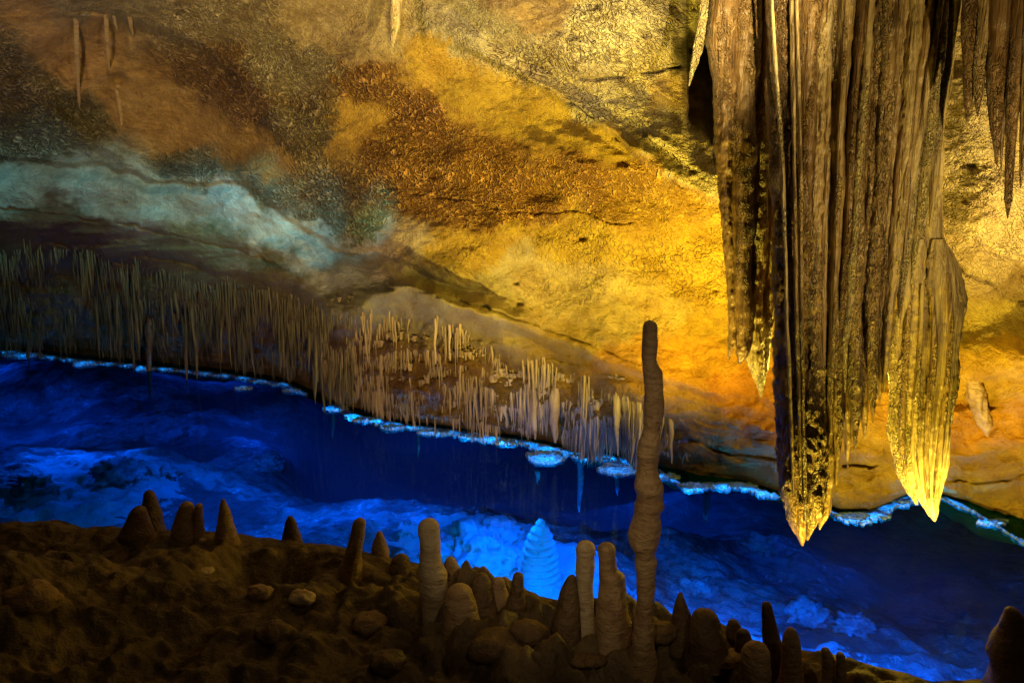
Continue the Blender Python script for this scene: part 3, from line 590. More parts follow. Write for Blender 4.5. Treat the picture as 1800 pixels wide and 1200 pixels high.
for i in range(13):
    a_ = min(max((i + RND.uniform(-.45, .45)) / 12, 0), 1); ut = 1362 + 300 * a_ + RND.uniform(-5, 5); um = 1380 + 232 * a_; ub = 1392 + 160 * a_
    vt = float(np.interp(a_, [0, .15, .3, .4, .6, .8, 1], [880, 925, 860, 790, 720, 600, 440])) + RND.uniform(-50, 10); hh = RND.uniform(3.0, 7.5)
    umv = um if vt > 300 else ut
    add_fold(e, [(ut, T, hh), (ut - 2, 0, hh), (um - 4, 300, hh), ((um + ub) / 2 - 4, 520, hh), (ub, max(vt - 90, 560), hh * .9), (ub + 2, max(vt, 600), 1)] if vt > 600 else [(ut, T, hh), (ut - 2, 0, hh), (um - 2, 300, hh), (um - 16, vt, 1)], 5.385 + RND.uniform(-.02, .05), RND.choice([M_cur, M_cur, M_cur_pale, M_cur_brown]), 2.0, 'rib', 900 + i, n=14, rough=0.25, nstep=400, base=b)
add_fold(e, [(1500, T, 140), (1510, 0, 130), (1500, 300, 100), (1480, 560, 70), (1470, 680, 44), (1462, 760, 20), (1460, 800, 2)], 5.68, M_cur, 0.35, 'backing_sheet', 130, rough=0.1, n=60, base=b)

# --- left curtain
e, b = curtain('narrow dark brown curtain left of the massive ribbed one, ragged lower edge', 'flowstone_curtain', (1300, T), 6.05, 'flowstone curtain')
for i, (pts, Y, m_) in enumerate([
    ([(1275, T, 30), (1272, 0, 26), (1275, 200, 20), (1281, 400, 12), (1290, 520, 10), (1287, 610, 7), (1280, 632, 1)], 6.02, M_cur_brown),
    ([(1318, T, 26), (1314, 0, 24), (1306, 220, 22), (1302, 360, 20), (1306, 460, 17), (1308, 560, 16), (1304, 620, 12), (1300, 636, 4), (1300, 640, 1)], 6.0, M_cur_brown),
    ([(1346, T, 14), (1344, 0, 9), (1338, 120, 12), (1332, 300, 20), (1328, 450, 18), (1326, 560, 18), (1328, 640, 14), (1336, 680, 6), (1338, 698, 1)], 6.05, M_cur_pale),
    ([(1358, T, 10), (1356, 0, 7), (1352, 200, 12), (1350, 400, 14), (1348, 560, 13), (1344, 640, 8), (1340, 690, 1)], 6.08, M_cur_pale)]):
    add_fold(e, pts, Y, m_, 1.3, 'fold', 150 + i, base=b)
e, b = curtain('pale slanting blade of flowstone tapering to a point beside the brown curtain top', 'stalactite', (1235, T), 6.1)
add_fold(e, [(1262, T, 24), (1246, 0, 14), (1232, 60, 11), (1220, 110, 7), (1211, 152, 1)], 6.1, M_cur_pale, 0.8, 'blade', 160, rough=0.08, base=b)
# --- lower right curtain
e, b = curtain('yellow lit flowstone curtain right of the massive ribbed one with slanting lower edge', 'flowstone_curtain', (1650, T), 5.75, 'flowstone curtain')
for i, (pts, Y, m_, dp) in enumerate([
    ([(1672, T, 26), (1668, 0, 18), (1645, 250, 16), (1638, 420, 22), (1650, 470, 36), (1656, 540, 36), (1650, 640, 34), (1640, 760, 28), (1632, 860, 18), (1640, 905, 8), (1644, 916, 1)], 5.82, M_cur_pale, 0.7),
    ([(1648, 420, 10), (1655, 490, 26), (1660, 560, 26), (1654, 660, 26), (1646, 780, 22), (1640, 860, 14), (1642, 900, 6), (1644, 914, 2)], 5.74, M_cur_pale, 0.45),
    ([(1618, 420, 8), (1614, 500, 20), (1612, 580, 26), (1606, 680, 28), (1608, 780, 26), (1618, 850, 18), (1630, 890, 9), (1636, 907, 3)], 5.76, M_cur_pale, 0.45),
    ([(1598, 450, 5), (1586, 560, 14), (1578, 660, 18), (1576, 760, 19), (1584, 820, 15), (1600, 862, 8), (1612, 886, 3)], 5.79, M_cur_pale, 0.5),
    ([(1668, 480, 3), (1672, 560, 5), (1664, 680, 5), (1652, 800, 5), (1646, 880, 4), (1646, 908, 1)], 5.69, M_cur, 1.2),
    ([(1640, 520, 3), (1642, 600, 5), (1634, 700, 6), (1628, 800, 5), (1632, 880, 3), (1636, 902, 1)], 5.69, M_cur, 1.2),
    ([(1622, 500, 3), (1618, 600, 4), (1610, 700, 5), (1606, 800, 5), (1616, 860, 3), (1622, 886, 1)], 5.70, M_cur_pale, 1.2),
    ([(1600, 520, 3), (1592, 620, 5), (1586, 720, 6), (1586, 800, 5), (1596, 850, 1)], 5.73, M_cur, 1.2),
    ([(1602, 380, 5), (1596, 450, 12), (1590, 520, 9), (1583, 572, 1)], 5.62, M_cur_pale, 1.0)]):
    add_fold(e, pts, Y, m_, dp, 'fold', 170 + i, base=b)
# --- upper right cluster: each stalactite a thing
def stalact(label, pts, Y, m_, dp=1.0, seed=0, name='stalactite', group=None, rough=0.15, n=28, cat='stalactite', nstep=160):
    P, r = fold_path(pts, Y, nstep); V, Q = column(P, r, r * dp, n=n, rough=rough, freq=9, stretch=0.4, seed=seed, ripple=0.05, rfreq=30)
    b0 = P[0].copy(); o = obj(name, make_mesh(name, V - b0, Q), m_, None, b0); tag(o, label, cat, group); return o
stalact('leftmost long dark stalactite of the cluster in the top right corner', [(1708, T, 16), (1706, 0, 13), (1708, 100, 12), (1702, 160, 9), (1698, 215, 1)], 5.0, M_cur_brown, 1.2, 201)
stalact('thin pale stalactite left of the dark cluster at the top, ending short', [(1684, T, 8), (1684, 0, 6), (1679, 40, 4), (1676, 84, 1)], 5.3, M_cur_pale, 1.0, 202)
stalact('second stalactite of the top right cluster with ribbed pale edge', [(1738, T, 16), (1734, 0, 14), (1726, 90, 12), (1722, 160, 8), (1718, 205, 1)], 4.95, M_cur, 1.3, 203)
stalact('broad dark stalactite in the middle of the top right cluster', [(1762, T, 22), (1757, 0, 16), (1750, 130, 14), (1748, 220, 10), (1752, 290, 1)], 4.9, M_cur_brown, 1.3, 204)
stalact('long spear like stalactite reaching lowest in the top right cluster', [(1794, T, 18), (1790, 0, 13), (1784, 150, 12), (1778, 260, 8), (1774, 320, 6), (1773, 350, 6), (1771, 384, 1)], 4.85, M_cur_brown, 1.2, 205)
stalact('pale ribbed stalactite cut by the right photo edge in the top corner', [(1822, T, 20), (1816, 0, 16), (1806, 150, 12), (1800, 250, 8), (1794, 330, 1)], 4.8, M_cur, 1.3, 206)
stalact('narrow stalactite wedged between the first two of the top right cluster', [(1720, T, 9), (1718, 0, 8), (1712, 100, 7), (1708, 180, 1)], 5.15, M_cur, 1.3, 209)
stalact('slim dark stalactite behind the long spear like one', [(1778, T, 10), (1774, 0, 9), (1766, 140, 8), (1762, 230, 5), (1760, 300, 1)], 5.1, M_cur_brown, 1.2, 210)
stalact('rough knobby rock stub lit yellow, hanging low behind the right curtain', [(1712, 640, 2), (1714, 665, 17), (1717, 690, 20), (1722, 720, 17), (1730, 750, 12), (1736, 768, 1)], float(wall_point(1714, 672)[1]) + 0.02, M_stg, 1.0, 207, name='rock_stub', rough=0.6, cat='rock stub')
stalact('pale finger of dripstone against the roof, top centre', [(699, -60, 14), (698, 0, 11), (694, 50, 8), (690, 84, 1)], 7.35, M_cur_pale, 0.7, 208)

for i, (lab, u, v0, v1, hw) in enumerate([('long thin pale drip ridge down the brown hollow, farthest left', 134, 22, 190, 5), ('thin pale drip ridge in the brown hollow right of the longest', 186, 26, 130, 4), ('short pale drip at the top edge of the brown hollow', 228, 30, 68, 4),
                                         ('pale drip below the dark hole in the brown hollow', 208, 150, 222, 6), ('tiny drip beside the short one at the hollow edge', 200, 28, 58, 3)]):
    P0, P1 = wall_point(u, v0), wall_point(u, v1)
    stalact(lab, [(u, v0, hw), (u + 2, (v0 + v1) / 2, hw * .8), (u + 5, v1 - 10, hw * .5), (u + 6, v1, .6)], (float(P0[1]), float(P1[1])), M_stg, 0.9, 260 + i, n=12, nstep=50)
# ================================================================ stalactite fringe over the water
def drip_mesh(seed, blunt=False):
    m_ = 9; z = np.linspace(0, -1, m_)
    r = np.array([2.3, 1.55, 1.1, .85, .66, .5, .36, .22, .03])
    if blunt: r = np.array([1.9, 1.35, 1.05, .95, .85, .72, .6, .42, .05])
    P = np.stack([1.3 * vnoise(z * 2.5, z * 0, 0, seed) * np.abs(z), 0.9 * vnoise(z * 2, z * 0 + 5, 0, seed) * np.abs(z), z], -1)
    P[:, :2] *= 1.0
    V, Q = column(P, r, r, n=7, rough=0.25, freq=2.0, stretch=2.0, seed=seed)
    return V, Q
DR = [drip_mesh(300 + i, i % 3 == 0) for i in range(12)]
def fringe_samples():
    S = []
    def add(n, u0, u1, v0f, v1f, l0, l1, r0, r1, zone):
        for _ in range(n):
            u = RND.uniform(u0, u1); a, b_ = v0f(u), v1f(u); v = a + (b_ - a) * RND.random() ** (1.25 if zone == 'left' else 0.8) + 16 * float(fbm(u / 45, 0, 0, 2, 91)) + RND.gauss(0, 5)
            v = min(v, float(shore_v(u)) - 10)
            S.append((u, v, RND.uniform(l0, l1), RND.uniform(r0, r1), zone))
    lf = lambda u: float(poly(LF, u)); sh = lambda u: float(shore_v(u))
    add(5200, -60, 620, lambda u: lf(u) - 12, lambda u: sh(u) - 22, .07, .34, .004, .014, 'left')
    add(70, 120, 560, lambda u: lf(u) + 30, lambda u: sh(u) - 60, .40, .70, .016, .03, 'left')
    add(420, 560, 880, lambda u: lf(u) - 5, lambda u: lf(u) + 70, .06, .26, .008, .018, 'middle')
    add(1400, 560, 880, lambda u: lf(u) + 40, lambda u: sh(u) - 14, .08, .28, .005, .014, 'middle')
    add(2300, 850, 1215, lambda u: lf(u) + 4, lambda u: sh(u) - 40, .12, .42, .006, .020, 'right')
    add(80, 850, 1215, lambda u: lf(u) - 8, lambda u: lf(u) + 20, .12, .28, .008, .018, 'right')
    return S
S = fringe_samples()
Pf = wall_point([s[0] for s in S], [s[1] for s in S])
drips = []
for s, p in zip(S, Pf):
    L = s[2]; L = min(L, p[2] + (0.10 if RND.random() < .25 else -0.02))
    L *= 1.0 if s[4] == 'left' else float(0.35 + 0.65 * sstep(840, 930, s[0]) * (1 - sstep(1120, 1215, s[0]))) if s[4] == 'right' else 1.0
    if s[4] == 'right' and RND.random() > 0.25 + 0.75 * float(sstep(840, 930, s[0]) * (1 - sstep(1140, 1215, s[0]))): continue
    L *= float(np.clip(1 + 0.8 * fbm(s[0] / 28, s[1] / 60, 0, 2, 92), 0.35, 1.7)); L = min(L, p[2] + 0.06)
    if L < 0.06: continue
    dist = math.sqrt(p[0] ** 2 + p[1] ** 2); drips.append((L / dist, p, L, s[3], s[4]))
drips.sort(key=lambda d: -d[0])
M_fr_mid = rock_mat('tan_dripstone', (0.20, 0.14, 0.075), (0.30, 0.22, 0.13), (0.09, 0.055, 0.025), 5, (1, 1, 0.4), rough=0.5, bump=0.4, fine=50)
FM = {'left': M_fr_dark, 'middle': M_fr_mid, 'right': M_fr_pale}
FZ = [(-200, 110, 'slim stalactite in the dark fringe at the left photo edge', 'dark fringe at the left photo edge'), (110, 240, 'slim stalactite in the dark fringe left of the one dipping into the pool', 'dark fringe left of the dipping stalactite'),
      (240, 370, 'slim stalactite in the dark fringe around the stout brown one', 'dark fringe around the stout brown stalactite'), (370, 480, 'slim stalactite in the dark fringe right of the stout brown one', 'dark fringe right of the stout brown stalactite'),
      (480, 640, 'slim brown stalactite at the right end of the dark fringe, above the first bright rim', 'dark fringe above the first bright rim'), (640, 860, 'thin short stalactite under the roof lip around the branching pale one', 'short stalactites around the branching pale one'),
      (860, 960, 'slim pale stalactite in the left third of the organ pipe fringe', 'organ pipes left of the wide pale column'), (960, 1060, 'slim pale stalactite of the organ pipe fringe right of the wide pale column', 'organ pipes right of the wide pale column'),
      (1060, 1130, 'slim pale stalactite directly left of the tall stalagmite', 'organ pipes left of the tall stalagmite'), (1130, 1400, 'slim pale stalactite directly right of the tall stalagmite', 'organ pipes right of the tall stalagmite')]
def fringe_label(p):
    d_ = p - np.array([0, 0, CAMZ]); u_ = 900 + F * d_[0] / (d_[1] * CT - d_[2] * ST)
    for a_, b_, l_, g_ in FZ:
        if a_ <= u_ < b_: return l_, g_
    return FZ[0][2], FZ[0][3]
dm = {}
for k_, d_ in enumerate(drips[:300]):
    _, p, L, r_, zone = d_
    key = (k_ % 12, zone)
    if key not in dm:
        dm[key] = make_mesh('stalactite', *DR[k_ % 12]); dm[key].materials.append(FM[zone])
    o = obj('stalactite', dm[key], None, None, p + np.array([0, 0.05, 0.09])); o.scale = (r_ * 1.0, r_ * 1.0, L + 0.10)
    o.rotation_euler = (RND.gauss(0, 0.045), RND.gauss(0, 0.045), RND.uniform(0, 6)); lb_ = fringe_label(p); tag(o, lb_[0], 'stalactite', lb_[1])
for zone, nm in (('left', 'small_stalactites'), ('right', 'small_pale_stalactites'), ('middle', 'small_lip_stalactites')):
    Vs, Qs, off = [], [], 0
    for k_, (_, p, L, r_, z_) in enumerate(drips[300:]):
        if z_ != zone: continue
        V, Q = DR[k_ % 12]; Vs.append(V * np.array([r_, r_, L + 0.05]) + p + np.array([0, 0.05, 0.09])); Qs.append(Q + off); off += len(V)
    if Vs:
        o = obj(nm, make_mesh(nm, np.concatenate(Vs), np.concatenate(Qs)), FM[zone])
        tag(o, {'left': 'mass of tiny brown stalactites filling the dark left fringe', 'right': 'mass of tiny pale stalactites among the organ pipes', 'middle': 'tiny stalactites crowding under the middle roof lip'}[zone], 'stalactites', kind='stuff')
# larger hanging columns in the fringe
def fringe_big(label, u, v0, v1, hw, m_, seed, group=None, blunt=1):
    p = wall_point(u, v0); Y = float(p[1]) + 0.0
    h_ = v1 - v0; w_ = hw * .62
    stalact(label, [(u, v0 - 26, w_ * .5), (u, v0 - 8, w_ * 1.15), (u + 1, v0 + h_ * .3, w_), (u - 1, v0 + h_ * .55, w_ * .72), (u + 1, v0 + h_ * .8, w_ * .45), (u + 1, v1, .8)], Y, m_, 0.9, seed, group=group, n=18, nstep=70, rough=0.55)
for i, (lab, u, v0, v1, hw, m_) in enumerate([
    ('stout brown stalactite reaching past the waterline in the dark left fringe', 345, 560, 665, 9, M_fr_dark), ('dark stalactite dipping into the pool left of the stout brown one', 262, 580, 705, 9, M_stg_dark),
    ('pointed brown stalactite just left of the stout one, tip over water', 327, 570, 680, 6, M_fr_dark), ('dark stalactite stub near the left photo edge above the pool', 50, 590, 655, 6, M_stg_dark),
    ('wide pale flowstone column at the middle of the pale fringe', 975, 690, 778, 15, M_fr_pale), ('pale column left of the wide one with a drooping end', 940, 680, 772, 10, M_fr_pale),
    ('pale column nearest the tall stalagmite, lowest of the pale fringe', 1085, 700, 800, 10, M_fr_pale), ('slender pale column between the wide one and the lowest one', 1030, 690, 775, 9, M_fr_pale),
    ('pale pipe of the fringe just right of the tall stalagmite', 1180, 740, 815, 8, M_fr_pale), ('pale drip column left end of the pale fringe', 880, 655, 740, 10, M_fr_pale),
    ('branching pale stalactite hanging from the roof lip at the photo centre', 765, 560, 640, 5, M_fr_pale), ('thin pale stalactite right beside the branching one at the roof lip', 790, 572, 632, 4, M_fr_pale),
    ('brown stalactite at the right end of the dark left fringe', 580, 640, 712, 8, M_fr_dark), ('brown stalactite cluster tip right of the dipping dark one', 505, 600, 668, 7, M_fr_dark)]):
    fringe_big(lab, u, v0, v1, hw, m_, 400 + i)

# ================================================================ calcite shelves at the waterline
def shelf_mesh(rx, ry, th, seed, n=36):
    a = np.linspace(0, 2 * math.pi, n, endpoint=False)
    rr = 1 + 0.42 * fbm(np.cos(a) * 2.2 + seed, np.sin(a) * 2.2, 0, 3, seed) + 0.04 * np.sin(a * 9 + seed)
    rings = [(0.02, 0.0), (0.4, 0.0), (0.75, 0.0), (0.93, 0.012), (1.0, 0.018), (1.04, 0.0), (1.02, -th * .6), (0.95, -th)]
    V = []
    for (k, z) in rings:
        V.append(np.stack([rx * rr * k * np.cos(a), ry * rr * k * np.sin(a), np.full(n, z) + 0.01 * fbm(np.cos(a) * k * 3 + seed, np.sin(a) * k * 3, 0, 2, seed + 2)], -1))
    V = np.concatenate(V); return V, grid_quads(len(rings), n, flip=True, wrap=True)
SH = [(588, 10, 15, 'ring shaped'), (640, 10, 13, ''), (690, 16, 15, 'wide'), (760, 14, 18, 'wide'), (830, 10, 14, ''), (890, 12, 13, ''),
      (958, 22, 28, 'large round'), (1030, 10, 15, ''), (1082, 22, 30, 'large round'), (1172, 6, 14, ''), (1225, 5, 16, ''), (1305, 4, 16, ''), (1500, 5, 18, ''), (1585, 4, 18, ''), (1745, 4, 16, ''),
      (40, 12, 22, 'dim ring'), (150, 14, 16, 'dim ring'), (255, 12, 12, ''), (425, 22, 11, ''), (512, 14, 11, '')]
places = {0: 'left of the pale fringe', 1: 'beneath the pale fringe', 2: 'right of the tall stalagmite', 3: 'behind the curtain tips', 4: 'under the dark left fringe'}
seen = {}
for i, (u, dv, hw, wd) in enumerate(sorted(SH)):
    v = float(shore_v(u)) + dv * (1.0 if dv > 18 else 0.6); c = at_z(u, v, 0.012); rx = hw / F * np.linalg.norm(c - np.array([0, 0, CAMZ]))
    o = obj('calcite_shelf', make_mesh('calcite_shelf', *shelf_mesh(rx * (1.0 if wd == 'large round' else 1.3), rx * (1.0 if wd == 'large round' else RND.uniform(.45, .8)), RND.uniform(.02, .045), 500 + i)), M_shelf, None, c)
    pl = 0 if 560 < u < 930 else 1 if 930 <= u < 1130 else 2 if 1130 <= u < 1400 else 3 if u >= 1400 else 4
    g_ = 'calcite shelves on the waterline ' + places[pl]
    if wd != 'large round': seen[pl] = seen.get(pl, 0) + 1
    ordn = ['first', 'second', 'third', 'fourth', 'fifth', 'sixth', 'seventh', 'eighth', 'ninth', 'tenth', 'eleventh', 'twelfth'][max(seen.get(pl, 1) - 1, 0)]
    if wd == 'large round': lab = 'large round glowing calcite pad ' + ('under the wide pale column' if u < 1000 else 'just left of the tall stalagmite')
    else: lab = ordn + ' glowing blue calcite rim from the left on the waterline ' + places[pl]
    tag(o, lab, 'calcite shelf', g_)
    lamp('shelf_lamp', 'SPOT', c + np.array([0, -rx * 0.35, -0.17]), (RND.uniform(2.2, 5.5) if pl != 4 else RND.uniform(.8, 2.4)) * (1 + rx * 6), (0.03, 0.60, 1.0), target=tuple(c + np.array([0, 0, 1.0])), spot=min(150, 2 * math.degrees(math.atan(rx * 1.1 / 0.17))), blend=0.3)
def rim(label, u0, u1, w0, w1, seed, e, dim=1.0):
    n_ = int((u1 - u0) / 1.6); uu = np.linspace(u0, u1, n_); vv = shore_v(uu) + 5; C0 = at_z(uu, vv, 0.0)
    fade = win(uu, u0 + 12, u1 - 12, 12)
    wd = (w0 + (w1 - w0) * np.clip(0.5 + fbm(uu / 16, uu * 0, 0, 4, seed, 0.7), 0, 1.4)) * fade + 0.003
    rows = []
    for k_, z_ in [(-0.10, 0.006), (0.0, 0.010), (0.35, 0.008), (0.7, 0.012), (0.95, 0.020), (1.05, 0.008), (1.02, -0.018)]:
        r_ = C0.copy(); r_[:, 1] -= (wd if k_ > 0 else 1.0) * k_; r_[:, 0] += 0.2 * k_ * wd * vnoise(uu / 6, uu * 0 + k_, 0, seed); r_[:, 2] = z_ + 0.008 * fbm(uu / 7, uu * 0 + k_ * 4, 0, 3, seed + 1); rows.append(r_)
    V = np.array(rows); b0 = V[1, n_ // 2].copy()
    o = obj('calcite_ledge', make_mesh('calcite_ledge', (V - b0).reshape(-1, 3), grid_quads(len(rows), n_, flip=True)), M_shelf, None, b0); tag(o, label, 'calcite ledge')
    for ul in np.arange(u0 + 12, u1 - 5, 34):
        c = at_z(ul, float(shore_v(ul)) + 6, 0.0) + np.array([0, -0.05, -0.12]); lamp('rim_lamp', 'SPOT', c, e * RND.uniform(1.0, 3.2), (0.03, 0.64, 1.0), target=tuple(c + np.array([0, 0.0, 1.0])), spot=95, blend=0.5)
rim('thin glowing cyan rim where the rock meets the pool, left of the tall stalagmite', 575, 1128, .03, .16, 951, 2.2)
rim('thin glowing cyan rim along the rock between the tall stalagmite and the curtain tip', 1160, 1372, .03, .12, 952, 2.0)
rim('thin glowing cyan rim curving between the two curtain tips', 1452, 1640, .03, .14, 953, 2.0)
rim('thin glowing cyan rim running down to the right photo edge', 1652, 1830, .03, .12, 954, 1.8)
rim('faint broken cyan rim under the dark fringe at far left', -30, 540, .01, .09, 955, 0.9)

# ================================================================ submerged things
p = bed_hit(950, 1022)
m_ = 60; t = np.linspace(0, 1, m_); dist = float(np.linalg.norm(p - np.array([0, 0, CAMZ]))); Hs = 118 / F * dist / CT
rp = np.interp(t, [0, .1, .5, .8, .9, .97, 1], [36, 31, 27, 17, 9, 6, .5]) / F * dist
P = np.stack([p[0] + 0 * t, p[1] + 0 * t, p[2] - 0.03 + Hs * t], -1)
V, Q = column(P, rp, rp, n=40, rough=0.1, freq=5, ripple=0.32, rfreq=math.pi * 10 / Hs, seed=601)
tag(obj('submerged_stalagmite', make_mesh('submerged_stalagmite', V - p, Q), M_sub, None, p), 'bright blue ringed cone stalagmite standing underwater at pool centre', 'stalagmite')
def blob(name, c, rx, ry, rz, seed, mat, label, cat, group=None, rough=0.3, n=32, freq=4.0, holes=0.0):
    th = np.linspace(0.02, math.pi - 0.02, n // 2); ph = np.linspace(0, 2 * math.pi, n, endpoint=False)
    TH, PH = np.meshgrid(th, ph, indexing='ij')
    X, Y, Z = np.sin(TH) * np.cos(PH), np.sin(TH) * np.sin(PH), np.cos(TH)
    f = 1 + rough * fbm(X * freq / 2 + seed, Y * freq / 2, Z * freq / 2, 4, seed)
    if holes: f = f - holes * sstep(0.25, 0.6, fbm(X * 6, Y * 6, Z * 6, 2, seed + 5))
    V = np.stack([X * f * rx, Y * f * ry, Z * f * rz], -1).reshape(-1, 3)
    o = obj(name, make_mesh(name, V, grid_quads(len(th), n, flip=True, wrap=True)), mat, None, c); tag(o, label, cat, group); return o
p = bed_hit(840, 975)
blob('coral_like_mound', p + np.array([0, 0.1, 0.0]), .46, .6, .20, 611, M_sub, 'bright blue pitted calcite mound underwater left of the ringed cone', 'mound', rough=0.45, n=110, freq=4, holes=0.14)
for i, (u, v, r_, lab) in enumerate([(60, 860, .30, 'pale submerged rock near the left photo edge'), (210, 835, .34, 'largest pale submerged rock left in the pool'), (285, 830, .2, 'submerged rock right of the largest pale one'), (1230, 1040, .2, 'submerged rock behind the pointed stalagmite right of the tall one'),
                                     (1340, 960, .22, 'pale submerged rock left of the lowest curtain tip'), (1420, 1080, .2, 'submerged rock in front of the bank, below the curtain tip'), (470, 815, .24, 'soft blue submerged rock in the middle left of the pool'), (1500, 1100, .18, 'rightmost bright submerged rock by the bank')]):
    p = bed_hit(u, v); blob('submerged_rock', p, r_ * .9, r_ * .8, r_ * .55, 620 + i, M_rock, lab, 'rock', rough=0.5, n=48, freq=6)
for i, (u, v0, v1, hw, lab) in enumerate([(1018, 800, 900, 10, 'submerged stalactite under the waterline right of the large round pad'), (1240, 860, 920, 12, 'dark submerged root of rock right of the tall stalagmite'), (735, 770, 806, 4, 'thin submerged drip below the glowing rims'), (585, 720, 768, 5, 'thin submerged drip below the leftmost bright rim'),
                                     (945, 832, 852, 8, 'short submerged drip below the large round pad'), (1085, 835, 870, 10, 'submerged drip cluster left of the tall stalagmite')]):
    c = at_z(u, v0, -0.03); stalact(lab, [(u, v0 - 4, hw * .6), (u + 2, (v0 + v1) / 2, hw * .5), (u - 1, v1 - 8, hw * .3), (u + 1, v1, .6)], float(c[1]) + 0.08, M_bed, 1, 640 + i, name='submerged_stalactite', n=14, nstep=30, rough=0.3)

# ================================================================ stalagmites on the bank
def stalagmite(label, prof, mat, seed, name='stalagmite', rough=0.10, ripple=0.04, rfreq=22, group=None, n=32, sink=0.10, depth=1.0, freq=6, slim=0.96):
    """prof: (v, centre u, half width px) from the top down; the last row is the foot on the bank"""
    prof = np.array(prof, float); fu, fv = prof[-1, 1], prof[-1, 0]
    g0 = ground_hit(fu, min(fv, 1330)); Y = float(g0[1])
    vv = np.linspace(prof[-1, 0], prof[0, 0], 150); uu = np.interp(vv, prof[:, 0], prof[:, 1]); hw = np.interp(vv, prof[:, 0], prof[:, 2])
    k = np.ones(5) / 5; sm = lambda a: np.convolve(np.concatenate([a[:1], a[:1], a, a[-1:], a[-1:]]), k, 'valid'); uu, hw = sm(uu), sm(hw) * slim
    P = at_y(uu, vv, Y); r = hw / F * (Y / ray(uu, vv)[:, 1])
    if seed == 701: m0 = r.mean(); r = m0 + 1.45 * (r - m0)
    # rounded crown
    s = (P[-1, 2] - P[:, 2]); rt = r[-1]; cap = np.sqrt(np.clip(1 - (1 - np.clip(s / max(rt * 0.9, 1e-3), 0, 1)) ** 2, 0.0004, 1)); r = r * cap
    foot = P[0].copy(); foot[2] -= sink; P = np.concatenate([[foot], P]); r = np.concatenate([[r[0] * 1.25], r])
    base = np.array([P[1, 0], P[1, 1], P[1, 2]])
    r = r * (1 + 0.09 * vnoise(P[:, 2] * 9, P[:, 2] * 0, 0, seed) + 0.04 * vnoise(P[:, 2] * 24, P[:, 2] * 0, 0, seed + 1)); rough = max(rough, 0.26) if seed != 701 else rough; freq = min(freq, 9) if name != 'stalagmite' or freq > 6 else 4.5
    V, Q = column(P, r, r * depth, n=n, rough=rough, freq=freq, stretch=0.8, ripple=ripple, rfreq=rfreq, seed=seed)
    o = obj(name, make_mesh(name, V - base, Q), mat, None, base); tag(o, label, 'stalagmite', group); return o
stalagmite('tallest slender stalagmite rising from the bank across the pool to the lit wall', [(562, 1141, 14), (580, 1141, 17), (625, 1140, 17), (640, 1142, 15), (655, 1149, 21), (700, 1149, 21), (760, 1144, 18), (770, 1141, 22), (800, 1140, 24), (820, 1140, 20), (845, 1139, 25), (866, 1142, 26), (872, 1144, 17), (882, 1142, 27), (898, 1138, 27), (903, 1134, 21), (915, 1133, 27), (960, 1133, 26), (968, 1135, 18), (990, 1134, 21), (1010, 1135, 17), (1030, 1135, 20), (1050, 1134, 18), (1100, 1132, 20), (1152, 1130, 26)], M_stg, 701, ripple=0.05, rough=0.22, n=56, rfreq=15, freq=11, slim=0.86)
stalagmite('fat pale club shaped stalagmite with bulging foot, left of the ringed underwater cone', [(911, 754, 17), (935, 754, 20), (980, 756, 20), (1005, 760, 26), (1035, 761, 28), (1062, 762, 22)], M_stg_pale, 702, ripple=0.0, rough=0.06)
stalagmite('leaning rounded dark stalagmite left of the fat pale club', [(910, 633, 12), (940, 628, 15), (980, 620, 16), (1020, 614, 24)], M_stg, 703, ripple=0.0, rough=0.06)
stalagmite('pale flat topped stalagmite post in front of its darker twin', [(950, 1030, 18), (972, 1030, 18), (978, 1029, 16), (1030, 1028, 17), (1062, 1029, 17), (1066, 1030, 16), (1098, 1028, 22)], M_stg_pale, 704, ripple=0.0, rough=0.06)
stalagmite('darker blunt stalagmite standing close right of the pale flat topped post', [(953, 1066, 14), (1000, 1068, 17), (1012, 1074, 25), (1050, 1076, 28), (1110, 1076, 34)], M_stg, 705, ripple=0.0, rough=0.07)
stalagmite('low black shouldered stalagmite behind the pale flat topped post', [(1010, 1006, 8), (1040, 1000, 14), (1092, 998, 22)], M_stg_dark, 706, ripple=0.0)
stalagmite('sharp conical stalagmite on the left bank, rightmost of the small left group', [(876, 392, 3), (895, 394, 11), (920, 396, 17), (948, 398, 26)], M_stg, 707, ripple=0.0)
stalagmite('left of the twin knobs on the left bank', [(881, 328, 8), (900, 328, 14), (945, 326, 24)], M_stg, 708, ripple=0.0)
stalagmite('right of the twin knobs on the left bank, slimmer', [(884, 350, 6), (898, 349, 8), (945, 347, 12)], M_stg, 709, ripple=0.0, rough=0.25)
stalagmite('tallest dark stalagmite of the small group on the left bank', [(861, 261, 7), (880, 264, 13), (930, 268, 24)], M_stg_dark, 710, ripple=0.0)
stalagmite('low rounded stump leaning against the tallest one on the left bank', [(889, 245, 10), (905, 243, 16), (938, 242, 28)], M_stg_dark, 711, ripple=0.0)
stalagmite('little dark cone on the bank rim left of the leaning stalagmite', [(906, 510, 4), (920, 511, 12), (940, 512, 18)], M_stg_dark, 712, ripple=0.0)
stalagmite('tiny cone right behind the leaning rounded stalagmite', [(933, 667, 3), (950, 667, 9), (966, 668, 13)], M_stg, 713, ripple=0.0)
stalagmite('dark stump between the leaning stalagmite and the fat club', [(973, 706, 12), (985, 704, 16), (1008, 702, 22)], M_stg_dark, 714, ripple=0.0)
stalagmite('small brown horn just right of the fat pale club on the rim', [(978, 792, 6), (990, 792, 12), (1010, 796, 20)], M_stg, 715, ripple=0.0)
stalagmite('squat brown block stalagmite at the right foot of the fat club', [(1026, 808, 18), (1050, 808, 23), (1095, 812, 34)], M_stg, 716, ripple=0.0)
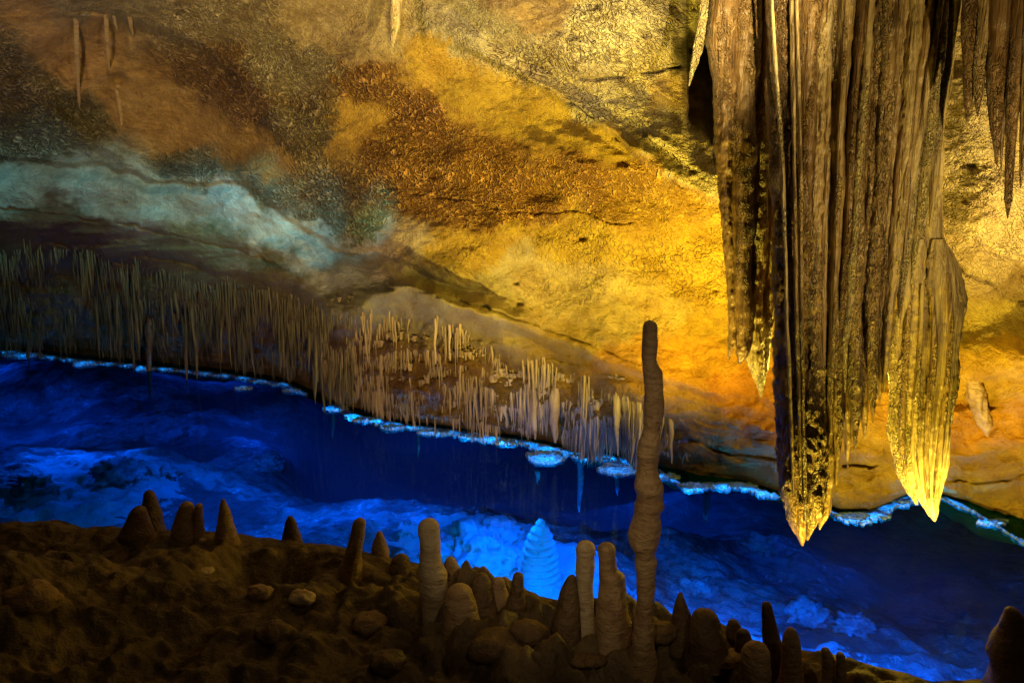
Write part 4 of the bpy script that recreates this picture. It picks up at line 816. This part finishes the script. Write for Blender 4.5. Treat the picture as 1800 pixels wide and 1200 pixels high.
stalagmite('dark dome stalagmite below the underwater mound', [(1006, 846, 8), (1022, 845, 18), (1055, 845, 30)], M_stg_dark, 717, ripple=0.0)
stalagmite('brown nub between the dark dome and the dark finger', [(1014, 876, 8), (1030, 876, 12), (1055, 878, 20)], M_stg, 718, ripple=0.0)
stalagmite('dark finger stalagmite below the ringed underwater cone', [(1005, 911, 8), (1030, 909, 12), (1070, 907, 19)], M_stg_dark, 719, ripple=0.0)
stalagmite('pointed black stalagmite just right of the tall slender one', [(1040, 1196, 3), (1060, 1196, 10), (1105, 1200, 26)], M_stg_dark, 720, ripple=0.0)
stalagmite('broad dark mound right of the pointed black stalagmite', [(1070, 1238, 20), (1090, 1240, 28), (1125, 1244, 40)], M_stg_dark, 721, ripple=0.0, rough=0.2)
stalagmite('upright dark finger, tallest of the right hand group', [(1057, 1348, 9), (1080, 1351, 12), (1130, 1357, 17), (1180, 1362, 26)], M_stg_dark, 722, ripple=0.0)
stalagmite('second dark finger right of the tallest in the right hand group', [(1102, 1390, 7), (1120, 1391, 14), (1150, 1392, 17), (1215, 1392, 34)], M_stg, 723, ripple=0.0)
stalagmite('rounded brown dome in front of the right hand fingers', [(1127, 1330, 12), (1145, 1329, 21), (1220, 1326, 32)], M_stg, 724, ripple=0.0)
stalagmite('little dark ball topped stump on the rim left of the right fingers', [(1088, 1289, 9), (1100, 1290, 13), (1120, 1290, 15)], M_stg_dark, 725, ripple=0.0)
stalagmite('left one of the leaning pair near the lower right', [(1137, 1450, 6), (1160, 1457, 12), (1190, 1455, 15), (1240, 1446, 26)], M_stg, 726, ripple=0.0)
stalagmite('thin right one of the leaning pair near the lower right', [(1146, 1477, 6), (1175, 1479, 8), (1235, 1479, 14)], M_stg, 727, ripple=0.0)
stalagmite('low dark hump right of the leaning pair at the bottom edge', [(1180, 1505, 10), (1195, 1505, 17), (1240, 1505, 26)], M_stg_dark, 728, ripple=0.0)
stalagmite('large tapering stalagmite at the lower right photo corner', [(1066, 1776, 8), (1076, 1780, 16), (1110, 1782, 30), (1160, 1780, 42), (1250, 1775, 62)], M_stg, 729, ripple=0.0, rough=0.16)
stalagmite('dark cone among the rubble left of the rounded brown dome', [(1108, 1262, 6), (1130, 1262, 16), (1170, 1262, 26)], M_stg_dark, 730, ripple=0.0)
stalagmite('short dark stub between the rubble cone and the fingers', [(1105, 1306, 8), (1125, 1307, 14), (1160, 1308, 18)], M_stg_dark, 731, ripple=0.0)
stalagmite('small dark wedge at the left foot of the tall slender stalagmite', [(1070, 1102, 5), (1085, 1102, 10), (1120, 1100, 18)], M_stg_dark, 732, ripple=0.0)
# loose stones
for i, (u, v, r_, lab, m_) in enumerate([(532, 1056, .062, 'round pale cobble on the dark bank, right of two', M_stg_pale), (457, 1047, .066, 'oval pale cobble half buried left of the round one', M_stg), (648, 1100, .085, 'smooth brown cobble below the leaning stalagmite', M_stg), (362, 1006, .045, 'small flat stone on the left bank', M_stg_pale), (355, 952, .022, 'tiny pale pebble by the twin knobs', M_stg_pale),
                                         (1278, 1166, .09, 'flat slab of rubble left of the brown dome', M_stg), (1236, 1132, .06, 'rounded rubble stone right of the tall stalagmite', M_stg), (1160, 1120, .08, 'bulbous dark rock at the right foot of the tall stalagmite', M_stg_dark), (485, 1120, .09, 'angular dark rock on the lower left bank', M_stg_dark), (680, 1170, .08, 'dark boulder at the bottom centre left', M_stg_dark),
                                         (870, 1150, .12, 'large rounded boulder at bottom centre', M_stg_dark), (930, 1120, .09, 'rounded boulder behind the largest at bottom centre', M_stg_dark), (1030, 1165, .08, 'rough rock below the pale flat topped post', M_stg_dark), (1290, 1118, .035, 'pale wedge stone under the ball topped stump', M_stg_pale), (60, 1060, .12, 'pale sloping rock at the left photo edge', M_stg)]):
    p = ground_hit(u, v)
    blob('stone', p + np.array([0, 0, r_ * .25]), r_ * 1.15, r_ * 1.0, r_ * (.7 if 'flat' not in lab and 'slab' not in lab else .35), 800 + i, m_, lab, 'stone', rough=0.25, n=30, freq=3)
